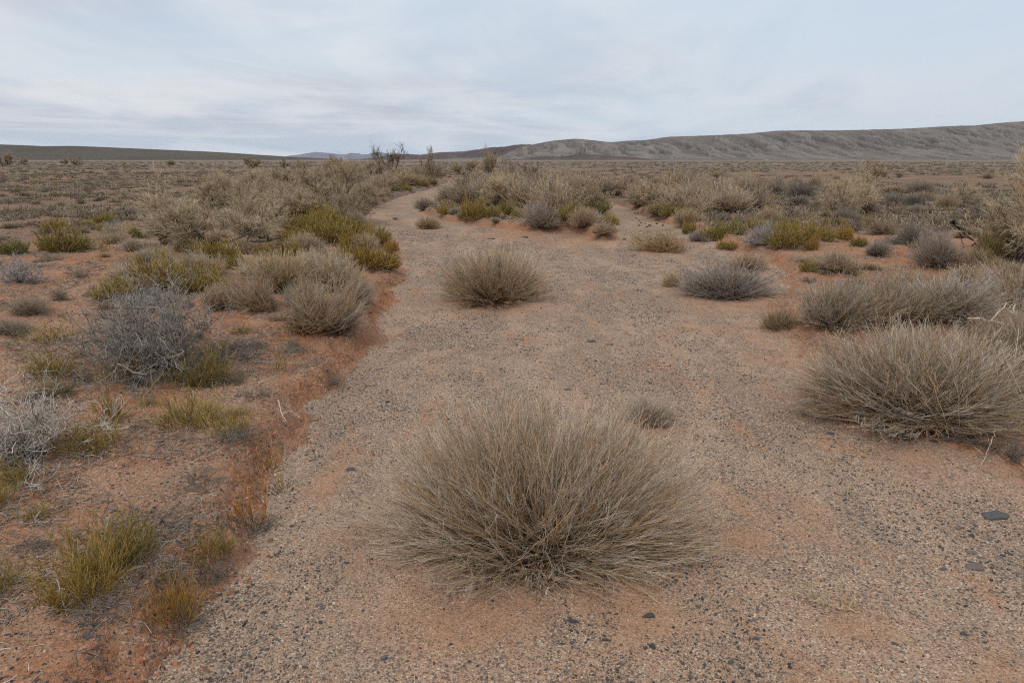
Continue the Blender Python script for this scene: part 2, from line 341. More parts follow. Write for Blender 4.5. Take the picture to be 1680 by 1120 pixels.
# ------------------------------------------------------------------ plant prototypes (unit: 1 m wide; z up)
def dome(seed, n, h, rad, ay=1.0, lop=0.0, gap=0.0, k2=4, k3=2, gold=.5, lowfrac=.25, depth=1.0, tipgrey=.6, base=.05, wid=.5):
    """many fine stems radiating from one foot, forked towards pale tips -> {'part': mesh arrays}"""
    rs = np.random.RandomState(seed)
    az = rs.uniform(0, 2*math.pi, n); az += .10*np.sin(az*7+seed) + .06*np.sin(az*17+seed)
    ct = rs.uniform(0.0, 1, n)**.80
    if gap:      # the side that has broken open, showing the dead heart
        drop = (np.sin(az) < -.25) & (ct > .18) & (ct < .93) & (rs.uniform(size=n) < gap)
        ct = np.where(drop, rs.uniform(0, 1, n)**3.0*.5, ct); az = np.where(drop & (rs.uniform(size=n) < .75), rs.uniform(-.3, 3.44, n), az)
    th = np.arccos(np.clip(ct, .02, 1))
    lump = 1 + .16*pn(az*1.3, th*2.2, seed) + .12*pn(az*4, th*5, seed+3)
    env = rs.uniform(.50, 1.0, n)**.62*lump*(1+.15*(rs.uniform(size=n) < .03)); env *= np.where(th > 1.25, .90, 1.0)
    la = rs.uniform(0, 6.28); env = env*(1+lop*np.sin(th)*np.cos(az-la)+lop*.7*pn(az*.9+3, th*1.1, seed+11))
    dx = np.sin(th)*np.cos(az)*wid*env; dy = np.sin(th)*np.sin(az)*wid*ay*env; dz = (np.cos(th)*.93+.07)*h*env
    E = np.c_[dx, dy, dz]
    b = rs.normal(size=(n, 2))*base; S = np.c_[b + E[:, :2]*.06, rs.uniform(0, .02, n)]
    K = 8; t = np.linspace(0, 1, K)[None, :, None]
    M_ = S*.45 + E*.55; M_[:, 2] = S[:, 2]*.5 + E[:, 2]*.36; M_[:, :2] *= 1.12
    M_ += rs.normal(size=M_.shape)*.018
    P = (1-t)**2*S[:, None] + 2*t*(1-t)*M_[:, None] + t*t*E[:, None]
    P[:, 1:] += np.cumsum(rs.normal(size=(n, K-1, 3))*.0030, 1)
    P[:, :, 2] = np.maximum(P[:, :, 2], .003)
    isg = (rs.uniform(size=(n, 1, 1)) < gold)
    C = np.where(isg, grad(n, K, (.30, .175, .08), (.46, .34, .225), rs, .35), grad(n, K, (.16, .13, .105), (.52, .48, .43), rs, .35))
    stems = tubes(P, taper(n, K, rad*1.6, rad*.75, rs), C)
    out = []
    S2, D2, L2, t2 = kids(rs, P, k2, .30, .95, .13, .03)
    P2 = grow(rs, S2, D2, L2*rs.uniform(.12, .38, len(L2))*(1.15-t2*.6), 5, .07, .03)
    n2 = len(P2); g2 = np.repeat(isg, k2, 0)
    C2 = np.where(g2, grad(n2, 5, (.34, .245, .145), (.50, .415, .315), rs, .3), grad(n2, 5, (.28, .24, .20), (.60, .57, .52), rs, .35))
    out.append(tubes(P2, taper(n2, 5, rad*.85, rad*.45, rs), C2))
    if k3:
        S3, D3, L3, t3 = kids(rs, P2, k3, .25, .95, .18, .04)
        P3 = grow(rs, S3, D3, L3*rs.uniform(.3, .65, len(L3)), 3, .12, .05)
        n3 = len(P3); g3 = np.repeat(g2, k3, 0)
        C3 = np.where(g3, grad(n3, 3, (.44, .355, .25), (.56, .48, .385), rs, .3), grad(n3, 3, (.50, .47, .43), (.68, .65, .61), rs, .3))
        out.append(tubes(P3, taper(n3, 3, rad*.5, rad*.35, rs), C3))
    # short dead wood at the foot, coloured dark to deepen the heart's shade
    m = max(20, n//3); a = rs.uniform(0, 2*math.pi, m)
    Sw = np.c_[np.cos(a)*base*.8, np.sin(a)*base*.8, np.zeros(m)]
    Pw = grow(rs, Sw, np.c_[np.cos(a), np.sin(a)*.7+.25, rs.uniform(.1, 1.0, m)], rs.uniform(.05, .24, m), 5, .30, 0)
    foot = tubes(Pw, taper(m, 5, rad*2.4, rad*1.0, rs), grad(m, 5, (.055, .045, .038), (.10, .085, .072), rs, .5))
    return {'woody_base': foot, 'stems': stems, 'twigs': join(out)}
def joint(seed, n, h, rad, ay=1.0, yellow=.4, dead=60, open_=.5, spread=.42):
    """jointed green switch shrub: stiff upright green stems, forked at joints, grey dead stems at the foot"""
    rs = np.random.RandomState(seed)
    a = rs.uniform(0, 2*math.pi, n); r = np.sqrt(rs.uniform(0, 1, n))*.38*(1+.3*pn(a, a*0+seed, seed))
    S = np.c_[np.cos(a)*r, np.sin(a)*r*ay, np.zeros(n)]
    hh = h*(1.0-.50*(r/.42)**2)*rs.uniform(.40, 1.10, n)*(1+.5*pn(S[:, 0]*5, S[:, 1]*5, seed+5))
    D = np.c_[np.cos(a)*r*open_*2.2, np.sin(a)*r*open_*2.2, np.full(n, 1.0)] + rs.normal(size=(n, 3))*.27
    P = grow(rs, S, D, hh, 6, .07, .05)
    def gc(m, K):
        y = rs.uniform(size=(m, 1, 1))
        g = grad(m, K, (.135, .105, .035), (.27, .235, .07), rs, .3); yl = grad(m, K, (.21, .14, .045), (.42, .32, .11), rs, .3)
        o = grad(m, K, (.24, .115, .03), (.36, .20, .06), rs, .2)
        dr = grad(m, K, (.24, .20, .15), (.46, .40, .31), rs, .3)
        return np.where(y < yellow, yl, np.where(y > .96, o, np.where(y > .84, dr, g)))
    L = [tubes(P, taper(n, 6, rad*1.15, rad*.7, rs), gc(n, 6))]
    S2, D2, L2, t2 = kids(rs, P, 3, .15, .85, spread, .35)
    P2 = grow(rs, S2, D2, L2*rs.uniform(.3, .65, len(L2)), 4, .06, .10)
    L.append(tubes(P2, taper(len(P2), 4, rad*.95, rad*.6, rs), gc(len(P2), 4)))
    S3, D3, L3, t3 = kids(rs, P2, 2, .2, .8, spread*.8, .35)
    P3 = grow(rs, S3, D3, L3*rs.uniform(.4, .7, len(L3)), 3, .06, .10)
    L.append(tubes(P3, taper(len(P3), 3, rad*.8, rad*.5, rs), gc(len(P3), 3)))
    m = dead//2; a = rs.uniform(0, 2*math.pi, m); r = np.sqrt(rs.uniform(0, 1, m))*.42
    Sd = np.c_[np.cos(a)*r, np.sin(a)*r*ay, rs.uniform(0, .03, m)]
    Pd = grow(rs, Sd, np.c_[np.cos(a)+rs.normal(size=m)*.6, np.sin(a)+rs.normal(size=m)*.6, rs.uniform(.0, .35, m)], rs.uniform(.08, .30, m), 6, .22, -.02)
    S4, D4, L4, _ = kids(rs, Pd, 3, .2, .95, .6, 0)
    P4 = grow(rs, S4, D4, L4*rs.uniform(.2, .5, len(L4)), 4, .25, -.03)
    dd = join([tubes(Pd, taper(m, 6, rad*1.2, rad*.7, rs), grad(m, 6, (.16, .135, .115), (.34, .31, .28), rs, .3)),
               tubes(P4, taper(len(P4), 4, rad*.7, rad*.4, rs), grad(len(P4), 4, (.2, .17, .15), (.40, .37, .34), rs, .3))])
    return {'dead_stems': dd, 'green_stems': join(L)}
def thorn(seed, n, h, rad, pale=1.0):
    """tangled zigzag pale twigs ending in thorns round a dark heart"""
    rs = np.random.RandomState(seed)
    a = rs.uniform(0, 2*math.pi, n); el = rs.uniform(.05, 1.35, n)
    S = np.c_[rs.normal(size=(n, 2))*.10, np.zeros(n)]
    D = np.c_[np.cos(a)*np.cos(el), np.sin(a)*np.cos(el), np.sin(el)*h*1.8]
    P = grow(rs, S, D, rs.uniform(.30, .62, n), 8, .28, .02)
    w = np.array((.50, .48, .46))*pale
    main = tubes(P, taper(n, 8, rad*1.7, rad*.7, rs), grad(n, 8, (.10, .085, .075), w*.72, rs, .25), 4)
    L = []; Q = P
    for lv, (k, f, r_, kn) in enumerate(((7, .45, .62, .34), (6, .42, .42, .34), (3, .34, .32, .10))):
        S2, D2, L2, t2 = kids(rs, Q, k, .25, .98, .75, .08)
        Q = grow(rs, S2, D2, L2*rs.uniform(.6, 1.2, len(L2))*f, 4, kn, 0)
        dk = rs.uniform(size=(len(Q), 1, 1)) < .22
        C = np.where(dk, grad(len(Q), 4, (.07, .062, .06), (.16, .145, .14), rs, .3), grad(len(Q), 4, w*.55, w, rs, .22))
        L.append(tubes(Q, taper(len(Q), 4, rad*r_, rad*r_*.5, rs), C))
    return {'main_branches': main, 'thorny_twigs': join(L)}
def treelet(seed, h, trunks, rad, lean=.5, crown=1.0, col=TAN, low=.35, k=(6, 7, 9), tr_=None):
    """small desert tree: twisted dark trunks, limbs and fine tufts of dry twigs. unit height 1"""
    rs = np.random.RandomState(seed); tr_ = tr_ or rad; tw = rad; rad = tr_
    a = np.arange(trunks)*2*math.pi/trunks + rs.normal(size=trunks)*.5
    S = np.c_[np.cos(a)*.02, np.sin(a)*.02, np.full(trunks, -.03)]
    P = grow(rs, S, np.c_[np.cos(a)*lean, np.sin(a)*lean, np.ones(trunks)], rs.uniform(.55, .85, trunks), 9, .20, .05)
    bark0, bark1 = (.085, .070, .062), (.15, .125, .11)
    tr = [tubes(P, np.maximum(taper(trunks, 9, .030*rad, .008*rad, rs), 0), grad(trunks, 9, bark0, bark1, rs), 6)]
    S2, D2, L2, t2 = kids(rs, P, k[0], low, .95, .55, .15)
    P2 = grow(rs, S2, D2, L2*rs.uniform(.35, .6, len(L2)), 7, .22, .08)
    tr.append(tubes(P2, taper(len(P2), 7, .010*rad, .0035*rad, rs), grad(len(P2), 7, bark0, bark1, rs), 4))
    Sx, Dx, Lx, _ = kids(rs, P, 3, .08, .4, .8, 0)
    Px = grow(rs, Sx, Dx, Lx*rs.uniform(.15, .35, len(Lx)), 5, .3, 0)
    tr.append(tubes(Px, taper(len(Px), 5, .007*rad, .002*rad, rs), grad(len(Px), 5, bark0, (.26, .23, .21), rs), 4))
    rad = tw
    S3, D3, L3, t3 = kids(rs, P2, k[1], .2, 1, .55, .2)
    P3 = grow(rs, S3, D3, L3*rs.uniform(.35, .65, len(L3)), 5, .18, .10)
    c = np.asarray(col)
    cr = [tubes(P3, taper(len(P3), 5, .0035*rad, .0017*rad, rs), grad(len(P3), 5, bark1, c*.8, rs))]
    S4, D4, L4, t4 = kids(rs, P3, k[2], .15, 1, .45*crown, .18)
    P4 = grow(rs, S4, D4, L4*rs.uniform(.45, .95, len(L4)), 4, .13, .05)
    cr.append(tubes(P4, taper(len(P4), 4, .0018*rad, .0010*rad, rs), grad(len(P4), 4, c*.75, c*1.15, rs, .25)))
    S5, D5, L5, t5 = kids(rs, P4, 3, .25, 1, .40*crown, .10)
    P5 = grow(rs, S5, D5, L5*rs.uniform(.35, .7, len(L5)), 3, .13, .03)
    cr.append(tubes(P5, taper(len(P5), 3, .0013*rad, .0009*rad, rs), grad(len(P5), 3, c, c*1.3, rs, .25)))
    return {'trunk': join(tr), 'crown': join(cr)}
def tuft(seed, n, h, rad, c0=(.15, .12, .09), c1=(.40, .34, .25), spread=.75, base=.14, mat_=False):
    rs = np.random.RandomState(seed)
    a = rs.uniform(0, 2*math.pi, n); el = rs.uniform(.1, 1.5, n)
    S = np.c_[rs.normal(size=(n, 2))*base, np.zeros(n)]
    D = np.c_[np.cos(a)*np.cos(el)*spread, np.sin(a)*np.cos(el)*spread, np.sin(el)*h*1.6]
    P = grow(rs, S, D, rs.uniform(.25, .5, n)*(1 if not mat_ else 1.1), 5, .14 if not mat_ else .3, -.02)
    P[:, :, 2] = np.minimum(P[:, :, 2], h*rs.uniform(.7, 1.05, (n, 1)))
    L = [tubes(P, taper(n, 5, rad, rad*.55, rs), grad(n, 5, c0, c1, rs, .3))]
    S2, D2, L2, _ = kids(rs, P, 2, .3, .95, .35, .05)
    P2 = grow(rs, S2, D2, L2*rs.uniform(.25, .5, len(L2)), 3, .15, 0)
    L.append(tubes(P2, taper(len(P2), 3, rad*.7, rad*.4, rs), grad(len(P2), 3, c0, c1, rs, .3)))
    return {None: join(L)}

PROTO = {}
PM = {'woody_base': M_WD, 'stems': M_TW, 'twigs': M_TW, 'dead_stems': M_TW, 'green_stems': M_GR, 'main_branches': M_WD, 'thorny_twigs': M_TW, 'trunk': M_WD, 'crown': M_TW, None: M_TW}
KINDNAME = {'D': ('dry_shrub', 'shrub'), 'G': ('green_shrub', 'shrub'), 'T': ('thorn_shrub', 'shrub'), 'S': ('desert_tree', 'tree'), 'U': ('grass_tuft', 'grass tuft'), 'L': ('dead_shrub', 'dead shrub')}
def proto(key, fn, **kw):
    PROTO[key] = {p: rawmesh((p or key.lower()+'_tuft'), V, F, C, PM[p]) for p, (V, F, C) in fn(**kw).items()}
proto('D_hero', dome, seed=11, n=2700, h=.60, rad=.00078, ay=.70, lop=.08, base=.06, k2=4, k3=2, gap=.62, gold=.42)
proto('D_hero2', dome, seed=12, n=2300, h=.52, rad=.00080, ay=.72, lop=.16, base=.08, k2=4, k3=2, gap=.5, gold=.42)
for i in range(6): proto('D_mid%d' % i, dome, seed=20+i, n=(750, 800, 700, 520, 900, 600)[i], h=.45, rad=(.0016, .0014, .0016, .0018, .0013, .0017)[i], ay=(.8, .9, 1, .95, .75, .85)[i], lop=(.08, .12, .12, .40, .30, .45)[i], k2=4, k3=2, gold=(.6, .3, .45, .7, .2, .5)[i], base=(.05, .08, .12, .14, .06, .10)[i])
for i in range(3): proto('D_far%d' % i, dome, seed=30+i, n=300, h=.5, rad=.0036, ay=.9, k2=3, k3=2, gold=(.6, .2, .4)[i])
proto('G_near0', joint, seed=41, n=115, h=.9, rad=.0050, dead=200, yellow=.6, open_=.85, spread=.5)
proto('G_near1', joint, seed=42, n=70, h=1.0, rad=.0056, dead=130, yellow=.6, open_=.8)
proto('G_thin', joint, seed=43, n=12, h=1.0, rad=.012, dead=20, yellow=.7, open_=.5)
for i in range(3): proto('G_mid%d' % i, joint, seed=50+i, n=260, h=.5, rad=.0055, dead=110, yellow=(.45, .6, .3)[i], ay=.9, open_=.9)
for i in range(2): proto('G_far%d' % i, joint, seed=60+i, n=170, h=.5, rad=.008, dead=50, yellow=(.5, .35)[i], open_=.9)
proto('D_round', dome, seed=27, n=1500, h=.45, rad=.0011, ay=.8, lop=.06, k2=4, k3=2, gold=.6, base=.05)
proto('T_near0', thorn, seed=71, n=84, h=.50, rad=.0034)
proto('T_near1', thorn, seed=72, n=54, h=.52, rad=.0040, pale=1.25)
proto('T_mid', thorn, seed=73, n=34, h=.6, rad=.006, pale=.95)
for i in range(3): proto('S_mid%d' % i, treelet, seed=80+i, h=1, trunks=(4, 5, 4)[i], rad=1.15, tr_=.75, lean=(.9, .7, 1.0)[i], low=.25, k=(8, 8, 8), col=(.47, .40, .30))
for i in range(3): proto('S_far%d' % i, treelet, seed=90+i, h=1, trunks=(4, 5, 6)[i], rad=2.1, tr_=.85, lean=(.75, .85, .95)[i], low=.15, k=(7, 6, 6), col=((.33, .265, .185), (.39, .325, .24), (.46, .385, .28))[i])
proto('S_bare', treelet, seed=99, h=1, trunks=4, rad=2.4, tr_=1.0, lean=.7, k=(5, 5, 5), col=(.21, .17, .13))
for i in range(3): proto('U_%d' % i, tuft, seed=100+i, n=(320, 220, 260)[i], h=(.45, .3, .6)[i], rad=.0028)
for i in range(2): proto('L_%d' % i, tuft, seed=110+i, n=110, h=.16, rad=.0052, base=.26, c0=(.12, .105, .095), c1=(.33, .31, .285), mat_=True, spread=1.2)
for i in range(4): proto('U_f%d' % i, tuft, seed=120+i, n=110, h=(.35, .28, .45, .3)[i], rad=.007, c0=(.13, .105, .08), c1=((.34, .29, .22), (.27, .25, .225), (.33, .30, .17), (.24, .21, .18))[i])

def link(o, parent=None):
    SC.collection.objects.link(o)
    if parent: o.parent = parent
    return o
def plant(key, loc, sc, rz, tint, label, group=None, name=None, cat=None):
    pr = PROTO[key]; nm, ct = KINDNAME[key[0]]
    if len(pr) == 1: root = bpy.data.objects.new(name or nm, pr[None]); root.color = tint + (1,)
    else: root = bpy.data.objects.new(name or nm, None); root.empty_display_size = .1
    link(root); root.location = loc; root.scale = sc; root.rotation_euler = (0, 0, rz)
    root['label'] = label; root['category'] = cat or ct
    if group: root['group'] = group
    if len(pr) > 1:
        for p, me in pr.items():
            c = link(bpy.data.objects.new(p, me), root); c.color = tint + (1,)
    return root
H0 = {}
for k_, pr_ in PROTO.items():
    hs = []; ws = []; cx_ = (0, 0)
    for me in pr_.values():
        a_ = np.empty(len(me.vertices)*3, np.float32); me.vertices.foreach_get('co', a_); a_ = a_.reshape(-1, 3)
        hs.append(np.percentile(a_[:, 2], 99.5)); q_ = np.percentile(a_[:, :2], (1, 99), axis=0); ws.append(q_[1, 0]-q_[0, 0])
        if ws[-1] == max(ws) and k_[0] == 'D': cx_ = tuple((q_[1]+q_[0])/2)
    H0[k_] = (max(hs), max(ws), cx_)

# ------------------------------------------------------------------ what grows where: (kind, u, v of the foot, width px, height px, tint, label)
W1 = (1, 1, 1)
PL = [
 ('D_hero', 882, 880, 482, 216, (1.04, .96, .86), 'largest domed tan shrub of fine dry stems alone in the middle of the gravel'),
 ('D_mid1', 1064, 690, 100, 38, (.95, .88, .84), 'small tan fuzzy shrub just behind the largest domed shrub'),
 ('D_round', 811, 490, 205, 78, (1.0, .92, .80), 'golden tan domed shrub alone mid-wash, between the largest shrub and the sandbar'),
 ('D_mid1', 1190, 483, 150, 52, (.66, .66, .70), 'dark grey low domed shrub with a tan tuft, standing alone in the gravel'),
 ('D_mid0', 1226, 443, 75, 26, (1.05, .95, .82), 'pale tan fuzzy tuft right behind the dark grey domed shrub'),
 ('D_hero2', 1515, 668, 400, 125, (.94, .89, .83), 'large golden and grey spreading shrub above the row of slate slabs'),
 ('D_hero2', 1700, 640, 270, 130, (.78, .74, .68), 'dark grey shrub cut by the frame, beside the large spreading shrub'),
 ('D_mid1', 1372, 532, 130, 78, (.86, .82, .76), 'grey tan shrub at the near end of the dark shrub hedge beside orange sand'),
 ('D_mid0', 1278, 540, 72, 36, (.82, .80, .66), 'small olive tan tuft at the tip of the shrub hedge'),
 ('T_mid', 1402, 500, 75, 50, (.50, .47, .48), 'small blackish twiggy shrub behind the hedge end on orange sand'),
 ('D_mid2', 1455, 520, 130, 62, (.70, .66, .62), 'dark brown middle shrub of the hedge beside orange sand'),
 ('D_mid1', 1560, 515, 160, 66, (.92, .92, .92), 'bluish grey swept shrub above the bleached fallen branch'),
 ('D_mid0', 1415, 528, 110, 54, (.92, .87, .76), 'straw grey low shrub joining the first two shrubs of the hedge'),
 ('D_mid2', 1508, 520, 100, 50, (.90, .86, .78), 'grey tan low shrub joining the brown and the swept shrub of the hedge'),
 ('D_mid0', 1500, 492, 90, 50, (.95, .90, .80), 'tan grassy shrub rising behind the middle of the hedge'),
 ('D_mid2', 1660, 500, 130, 62, (.85, .82, .78), 'grey tan shrub at the frame edge behind the bleached branch'),
 ('D_mid1', 1535, 436, 95, 56, (.74, .70, .68), 'dark hearted grey shrub on a red bank near the leaning tree'),
 ('D_mid0', 1596, 440, 70, 34, (.78, .74, .66), 'low grey brown shrub between the dark shrub and the green clump'),
 ('D_mid2', 1370, 444, 72, 34, (.98, .92, .84), 'pale dry shrub beside a small green tuft on the gravel edge'),
 ('G_mid1', 1325, 446, 34, 20, (1.05, 1.05, .95), 'small yellow green tuft beside the pale dry shrub'),
 ('D_mid1', 1440, 418, 50, 24, (.72, .70, .70), 'low brown grey shrub on red soil beyond the green row'),
 ('D_mid1', 1497, 400, 55, 36, (.66, .66, .70), 'slate grey rounded shrub on red soil'),
 ('L_0', 1468, 402, 60, 16, (.8, .8, .8), 'flat grey dead mat beside the slate grey rounded shrub'),
 ('D_mid2', 1445, 385, 55, 26, (.85, .80, .72), 'tan grey shrub under a yellow tuft on red soil'),
 ('U_0', 1427, 372, 34, 18, (1.05, .95, .55), 'bright yellow grass tuft on red soil'),
 ('G_mid0', 1620, 430, 42, 52, (.80, .80, .80), 'dark olive upright clump at the foot of the leaning tree'),
 ('S_mid1', 1668, 432, 135, 175, (1.10, 1.04, .95), 'tall pale desert tree leaning at the frame edge'),
 ('S_mid0', 1722, 425, 150, 140, (1.05, 1.0, .9), 'wide pale desert tree cut off by the frame behind the leaning tree'),
 ('S_mid2', 1575, 338, 50, 42, (1.05, 1.02, .95), 'thin tan sapling behind the dark fallen log'),
 ('S_mid2', 1372, 360, 62, 66, (1.0, .95, .88), 'small tan tree with one slanting stem, nearer of the pair'),
 ('D_mid1', 1385, 362, 38, 20, (.78, .76, .72), 'grey low shrub at the foot of the slanting small tree'),
 ('S_mid0', 1402, 350, 92, 66, (1.08, 1.02, .92), 'small tan tree with a forked dark trunk and flat crown'),
 ('D_far1', 1420, 352, 46, 28, (.72, .66, .66), 'brown grey shrub behind the forked small tree'),
 ('S_far0', 1428, 298, 46, 34, (.98, .90, .72), 'lone fan shaped tan tree against the foot of the range'),
 ('D_mid1', 1313, 326, 52, 30, (.55, .55, .60), 'darkest blue grey shrub on the stony plain'),
 ('D_mid1', 1278, 318, 46, 24, (.70, .68, .66), 'grey shrub touching the darkest blue grey shrub'),
 ('D_mid1', 1228, 322, 34, 20, (.66, .64, .66), 'small grey shrub on the stony plain beyond two green tufts'),
 ('D_mid0', 1255, 310, 50, 18, (.85, .82, .70), 'olive tan shrub behind the row of grey shrubs'),
 ('D_far1', 1310, 336, 42, 15, (.60, .60, .62), 'flat grey shrub in front of the darkest blue grey shrub'),
 ('D_mid1', 1510, 318, 45, 22, (.65, .63, .64), 'dark grey shrub on the plain between the lone tree and the leaning tree'),
 ('D_mid2', 1517, 330, 30, 17, (.80, .72, .62), 'brown shrub just before the dark grey plain shrub'),
 ('D_mid1', 1465, 335, 36, 18, (.66, .66, .66), 'grey shrub at the edge of red soil beyond the forked tree'),
 ('D_mid1', 1500, 338, 40, 20, (.56, .55, .58), 'blackish grey shrub at the far edge of the red soil'),
 ('D_mid1', 1505, 350, 34, 14, (.70, .68, .66), 'tiny grey shrub on red soil nearest the blackish one'),
 ('D_mid0', 1552, 342, 36, 24, (.98, .92, .80), 'pale straw shrub on the far edge of the red soil'),
 ('D_mid2', 1154, 337, 38, 30, (.98, .90, .76), 'round tan shrub on the red bank above the dark rocks'),
 ('D_mid0', 1137, 330, 44, 34, (1.0, .93, .84), 'airy tan shrub just behind the round tan shrub'),
 ('D_far0', 1110, 318, 50, 38, (.98, .92, .82), 'loose pale brown shrub on the far bank behind the airy one'),
 ('G_mid0', 1197, 338, 16, 12, (1.1, 1.1, 1.0), 'left one of two tiny green tufts below the grey shrubs'),
 ('G_mid1', 1213, 341, 15, 12, (1.15, 1.15, .9), 'right one of two tiny green tufts below the grey shrubs'),
 ('D_mid1', 1134, 350, 32, 17, (.75, .70, .70), 'low brown grey shrub beside the dark rocks on the red bank'),
 ('D_mid0', 1127, 372, 50, 28, (1.04, .96, .80), 'pale straw tuft at the near corner of the green row'),
 ('G_mid0', 1130, 383, 26, 22, (1.05, 1.05, .9), 'yellow green tuft in front of the pale straw tuft'),
 ('D_mid1', 1144, 396, 32, 19, (.75, .76, .82), 'blue grey low shrub at the near end of the green row'),
 ('G_mid1', 1178, 394, 60, 28, (.95, .98, .9), 'wide olive green clump leading the green row'),
 ('G_mid2', 1208, 384, 30, 22, (1.0, 1.0, .9), 'olive tuft touching the back of the wide olive clump'),
 ('G_mid0', 1240, 378, 36, 18, (1.15, 1.12, .9), 'bright green tuft set behind the silver shrub'),
 ('T_mid', 1245, 400, 50, 34, (.88, .95, 1.05), 'silver blue twiggy shrub in the middle of the green row'),
 ('D_mid1', 1262, 404, 48, 34, (.92, .93, .95), 'pale grey shrub pressed against the silver twiggy shrub'),
 ('G_mid1', 1195, 410, 46, 16, (1.1, 1.0, .75), 'straw green low tuft in front of the wide olive clump'),
 ('G_mid2', 1285, 406, 55, 44, (1.15, 1.05, .85), 'tall yellowish clump right beside the pale grey shrub'),
 ('G_mid0', 1318, 402, 50, 40, (1.1, 1.02, .8), 'tall straw green clump near the end of the green row'),
 ('G_mid2', 1330, 411, 22, 22, (1.3, .98, .8), 'orange brown clump in front of the green row'),
 ('G_mid1', 1352, 396, 40, 30, (1.1, 1.04, .85), 'yellow green clump second from the far end of the row'),
 ('G_mid1', 1384, 394, 32, 28, (1.3, 1.08, .75), 'yellow orange clump at the far end of the green row'),
 ('D_far1', 1185, 362, 22, 12, (.55, .55, .58), 'tiny blackish shrub behind the wide olive clump'),
 ('D_mid0', 1262, 362, 46, 24, (1.0, .94, .80), 'straw coloured shrub behind the bright green tuft'),
 ('D_mid0', 1078, 411, 88, 36, (1.08, .98, .80), 'straw coloured flat tuft alone on the gravel by the droppings'),
 ('D_mid0', 1075, 354, 34, 15, (1.08, .98, .80), 'small straw tuft on gravel beyond the droppings'),
 ('L_0', 1082, 362, 24, 6, (.7, .7, .7), 'flat dark mat of twigs beyond the droppings'),
 ('D_mid0', 1101, 469, 34, 26, (1.02, .92, .72), 'thin little tuft beside the dark grey domed shrub'),
 # the sandbar island
 ('D_mid1', 887, 372, 80, 42, (.86, .82, .80), 'spiky grey domed shrub at the front of the sandbar'),
 ('D_mid1', 697, 345, 38, 20, (.72, .70, .68), 'small dark grey dome at the left tip of the sandbar'),
 ('G_mid1', 731, 351, 34, 18, (1.2, 1.08, .8), 'yellow orange tuft near the left tip of the sandbar'),
 ('D_mid1', 747, 353, 26, 12, (.80, .76, .74), 'grey low shrub between two yellow clumps on the sandbar'),
 ('G_mid0', 776, 359, 44, 34, (1.15, 1.05, .8), 'yellow green upright clump on the sandbar front'),
 ('G_mid2', 812, 358, 30, 20, (1.15, 1.05, .8), 'straw green tuft between the upright clump and the spiky dome'),
 ('G_mid0', 835, 354, 38, 26, (.92, .92, .85), 'dark green clump behind the spiky grey dome'),
 ('G_mid1', 853, 361, 30, 22, (1.05, 1.0, .8), 'olive clump touching the spiky grey dome'),
 ('G_mid2', 928, 366, 50, 26, (1.1, 1.0, .75), 'olive and orange clump right beside the spiky grey dome'),
 ('G_mid0', 920, 342, 50, 24, (.95, .98, .85), 'olive clump above the spiky dome in the sandbar thicket'),
 ('G_mid0', 976, 350, 56, 26, (.80, .90, .85), 'greenest clump at the right end of the sandbar'),
 ('D_mid0', 958, 374, 60, 30, (1.04, .96, .86), 'pale straw shrub below the greenest clump'),
 ('G_mid1', 1003, 371, 34, 20, (1.2, 1.1, .8), 'yellow green tuft at the far right tip of the sandbar'),
 ('D_mid2', 990, 389, 42, 20, (.98, .86, .74), 'brownish tuft lying furthest out on the gravel from the sandbar'),
 ('D_mid1', 813, 370, 24, 8, (.82, .76, .68), 'tiny flat grey tuft on gravel below the sandbar'),
 ('D_mid1', 759, 362, 26, 10, (.75, .68, .60), 'tiny brown mat at the foot of the yellow upright clump'),
 ('G_mid2', 768, 322, 34, 16, (1.15, 1.05, .75), 'yellow tuft on the back of the sandbar, left side'),
 ('D_mid1', 743, 327, 56, 24, (.88, .84, .72), 'olive grey shrub at the back left of the sandbar'),
 ('S_mid1', 820, 338, 56, 48, (1.12, 1.05, .92), 'pale crowned small tree in the heart of the sandbar'),
 ('D_far1', 790, 335, 60, 42, (.98, .92, .84), 'pale grey fuzzy shrub beside the pale crowned tree'),
 ('D_far2', 770, 312, 60, 30, (.92, .86, .80), 'grey brown shrub at the back of the sandbar'),
 ('D_far0', 862, 340, 70, 44, (.92, .86, .82), 'wide brown grey fuzzy shrub in the sandbar thicket'),
 ('D_far1', 905, 334, 66, 38, (.95, .88, .82), 'pinkish grey fuzzy shrub in the sandbar thicket'),
 ('D_far1', 838, 310, 60, 26, (.92, .86, .80), 'grey fuzzy shrub behind the pale crowned tree'),
 ('S_far1', 882, 305, 40, 26, (.95, .9, .84), 'bushy grey treelet behind the sandbar thicket'),
 ('D_far0', 945, 322, 66, 34, (.92, .86, .80), 'brown fuzzy shrub over the right half of the sandbar'),
 ('S_far0', 962, 334, 58, 40, (1.05, 1.0, .95), 'thin grey treelet at the right of the sandbar thicket'),
 ('D_mid1', 905, 312, 60, 22, (.92, .88, .74), 'olive tan shrub beyond the sandbar'),
 # far thicket and trees on the skyline
 ('S_bare', 644, 287, 58, 48, (1.0, 1.0, 1.0), 'bare forked tree on the skyline at the wash bend'),
 ('S_far0', 707, 303, 38, 56, (.95, .9, .85), 'tall narrow grey tree where the wash bends out of sight'),
 ('D_far2', 684, 300, 38, 32, (.95, .9, .8), 'rounded tan shrub touching the tall narrow tree'),
 ('G_mid0', 710, 303, 16, 9, (.75, .75, .7), 'tiny dark green tuft at the foot of the tall narrow tree'),
 ('S_far1', 802, 292, 46, 46, (.95, .88, .78), 'broad tan tree standing highest beyond the sandbar'),
 ('S_far2', 762, 290, 46, 26, (.88, .82, .74), 'brown treelet between the narrow tree and the broad tree'),
 ('S_far0', 832, 296, 36, 34, (.92, .86, .82), 'grey treelet right beside the broad tan tree'),
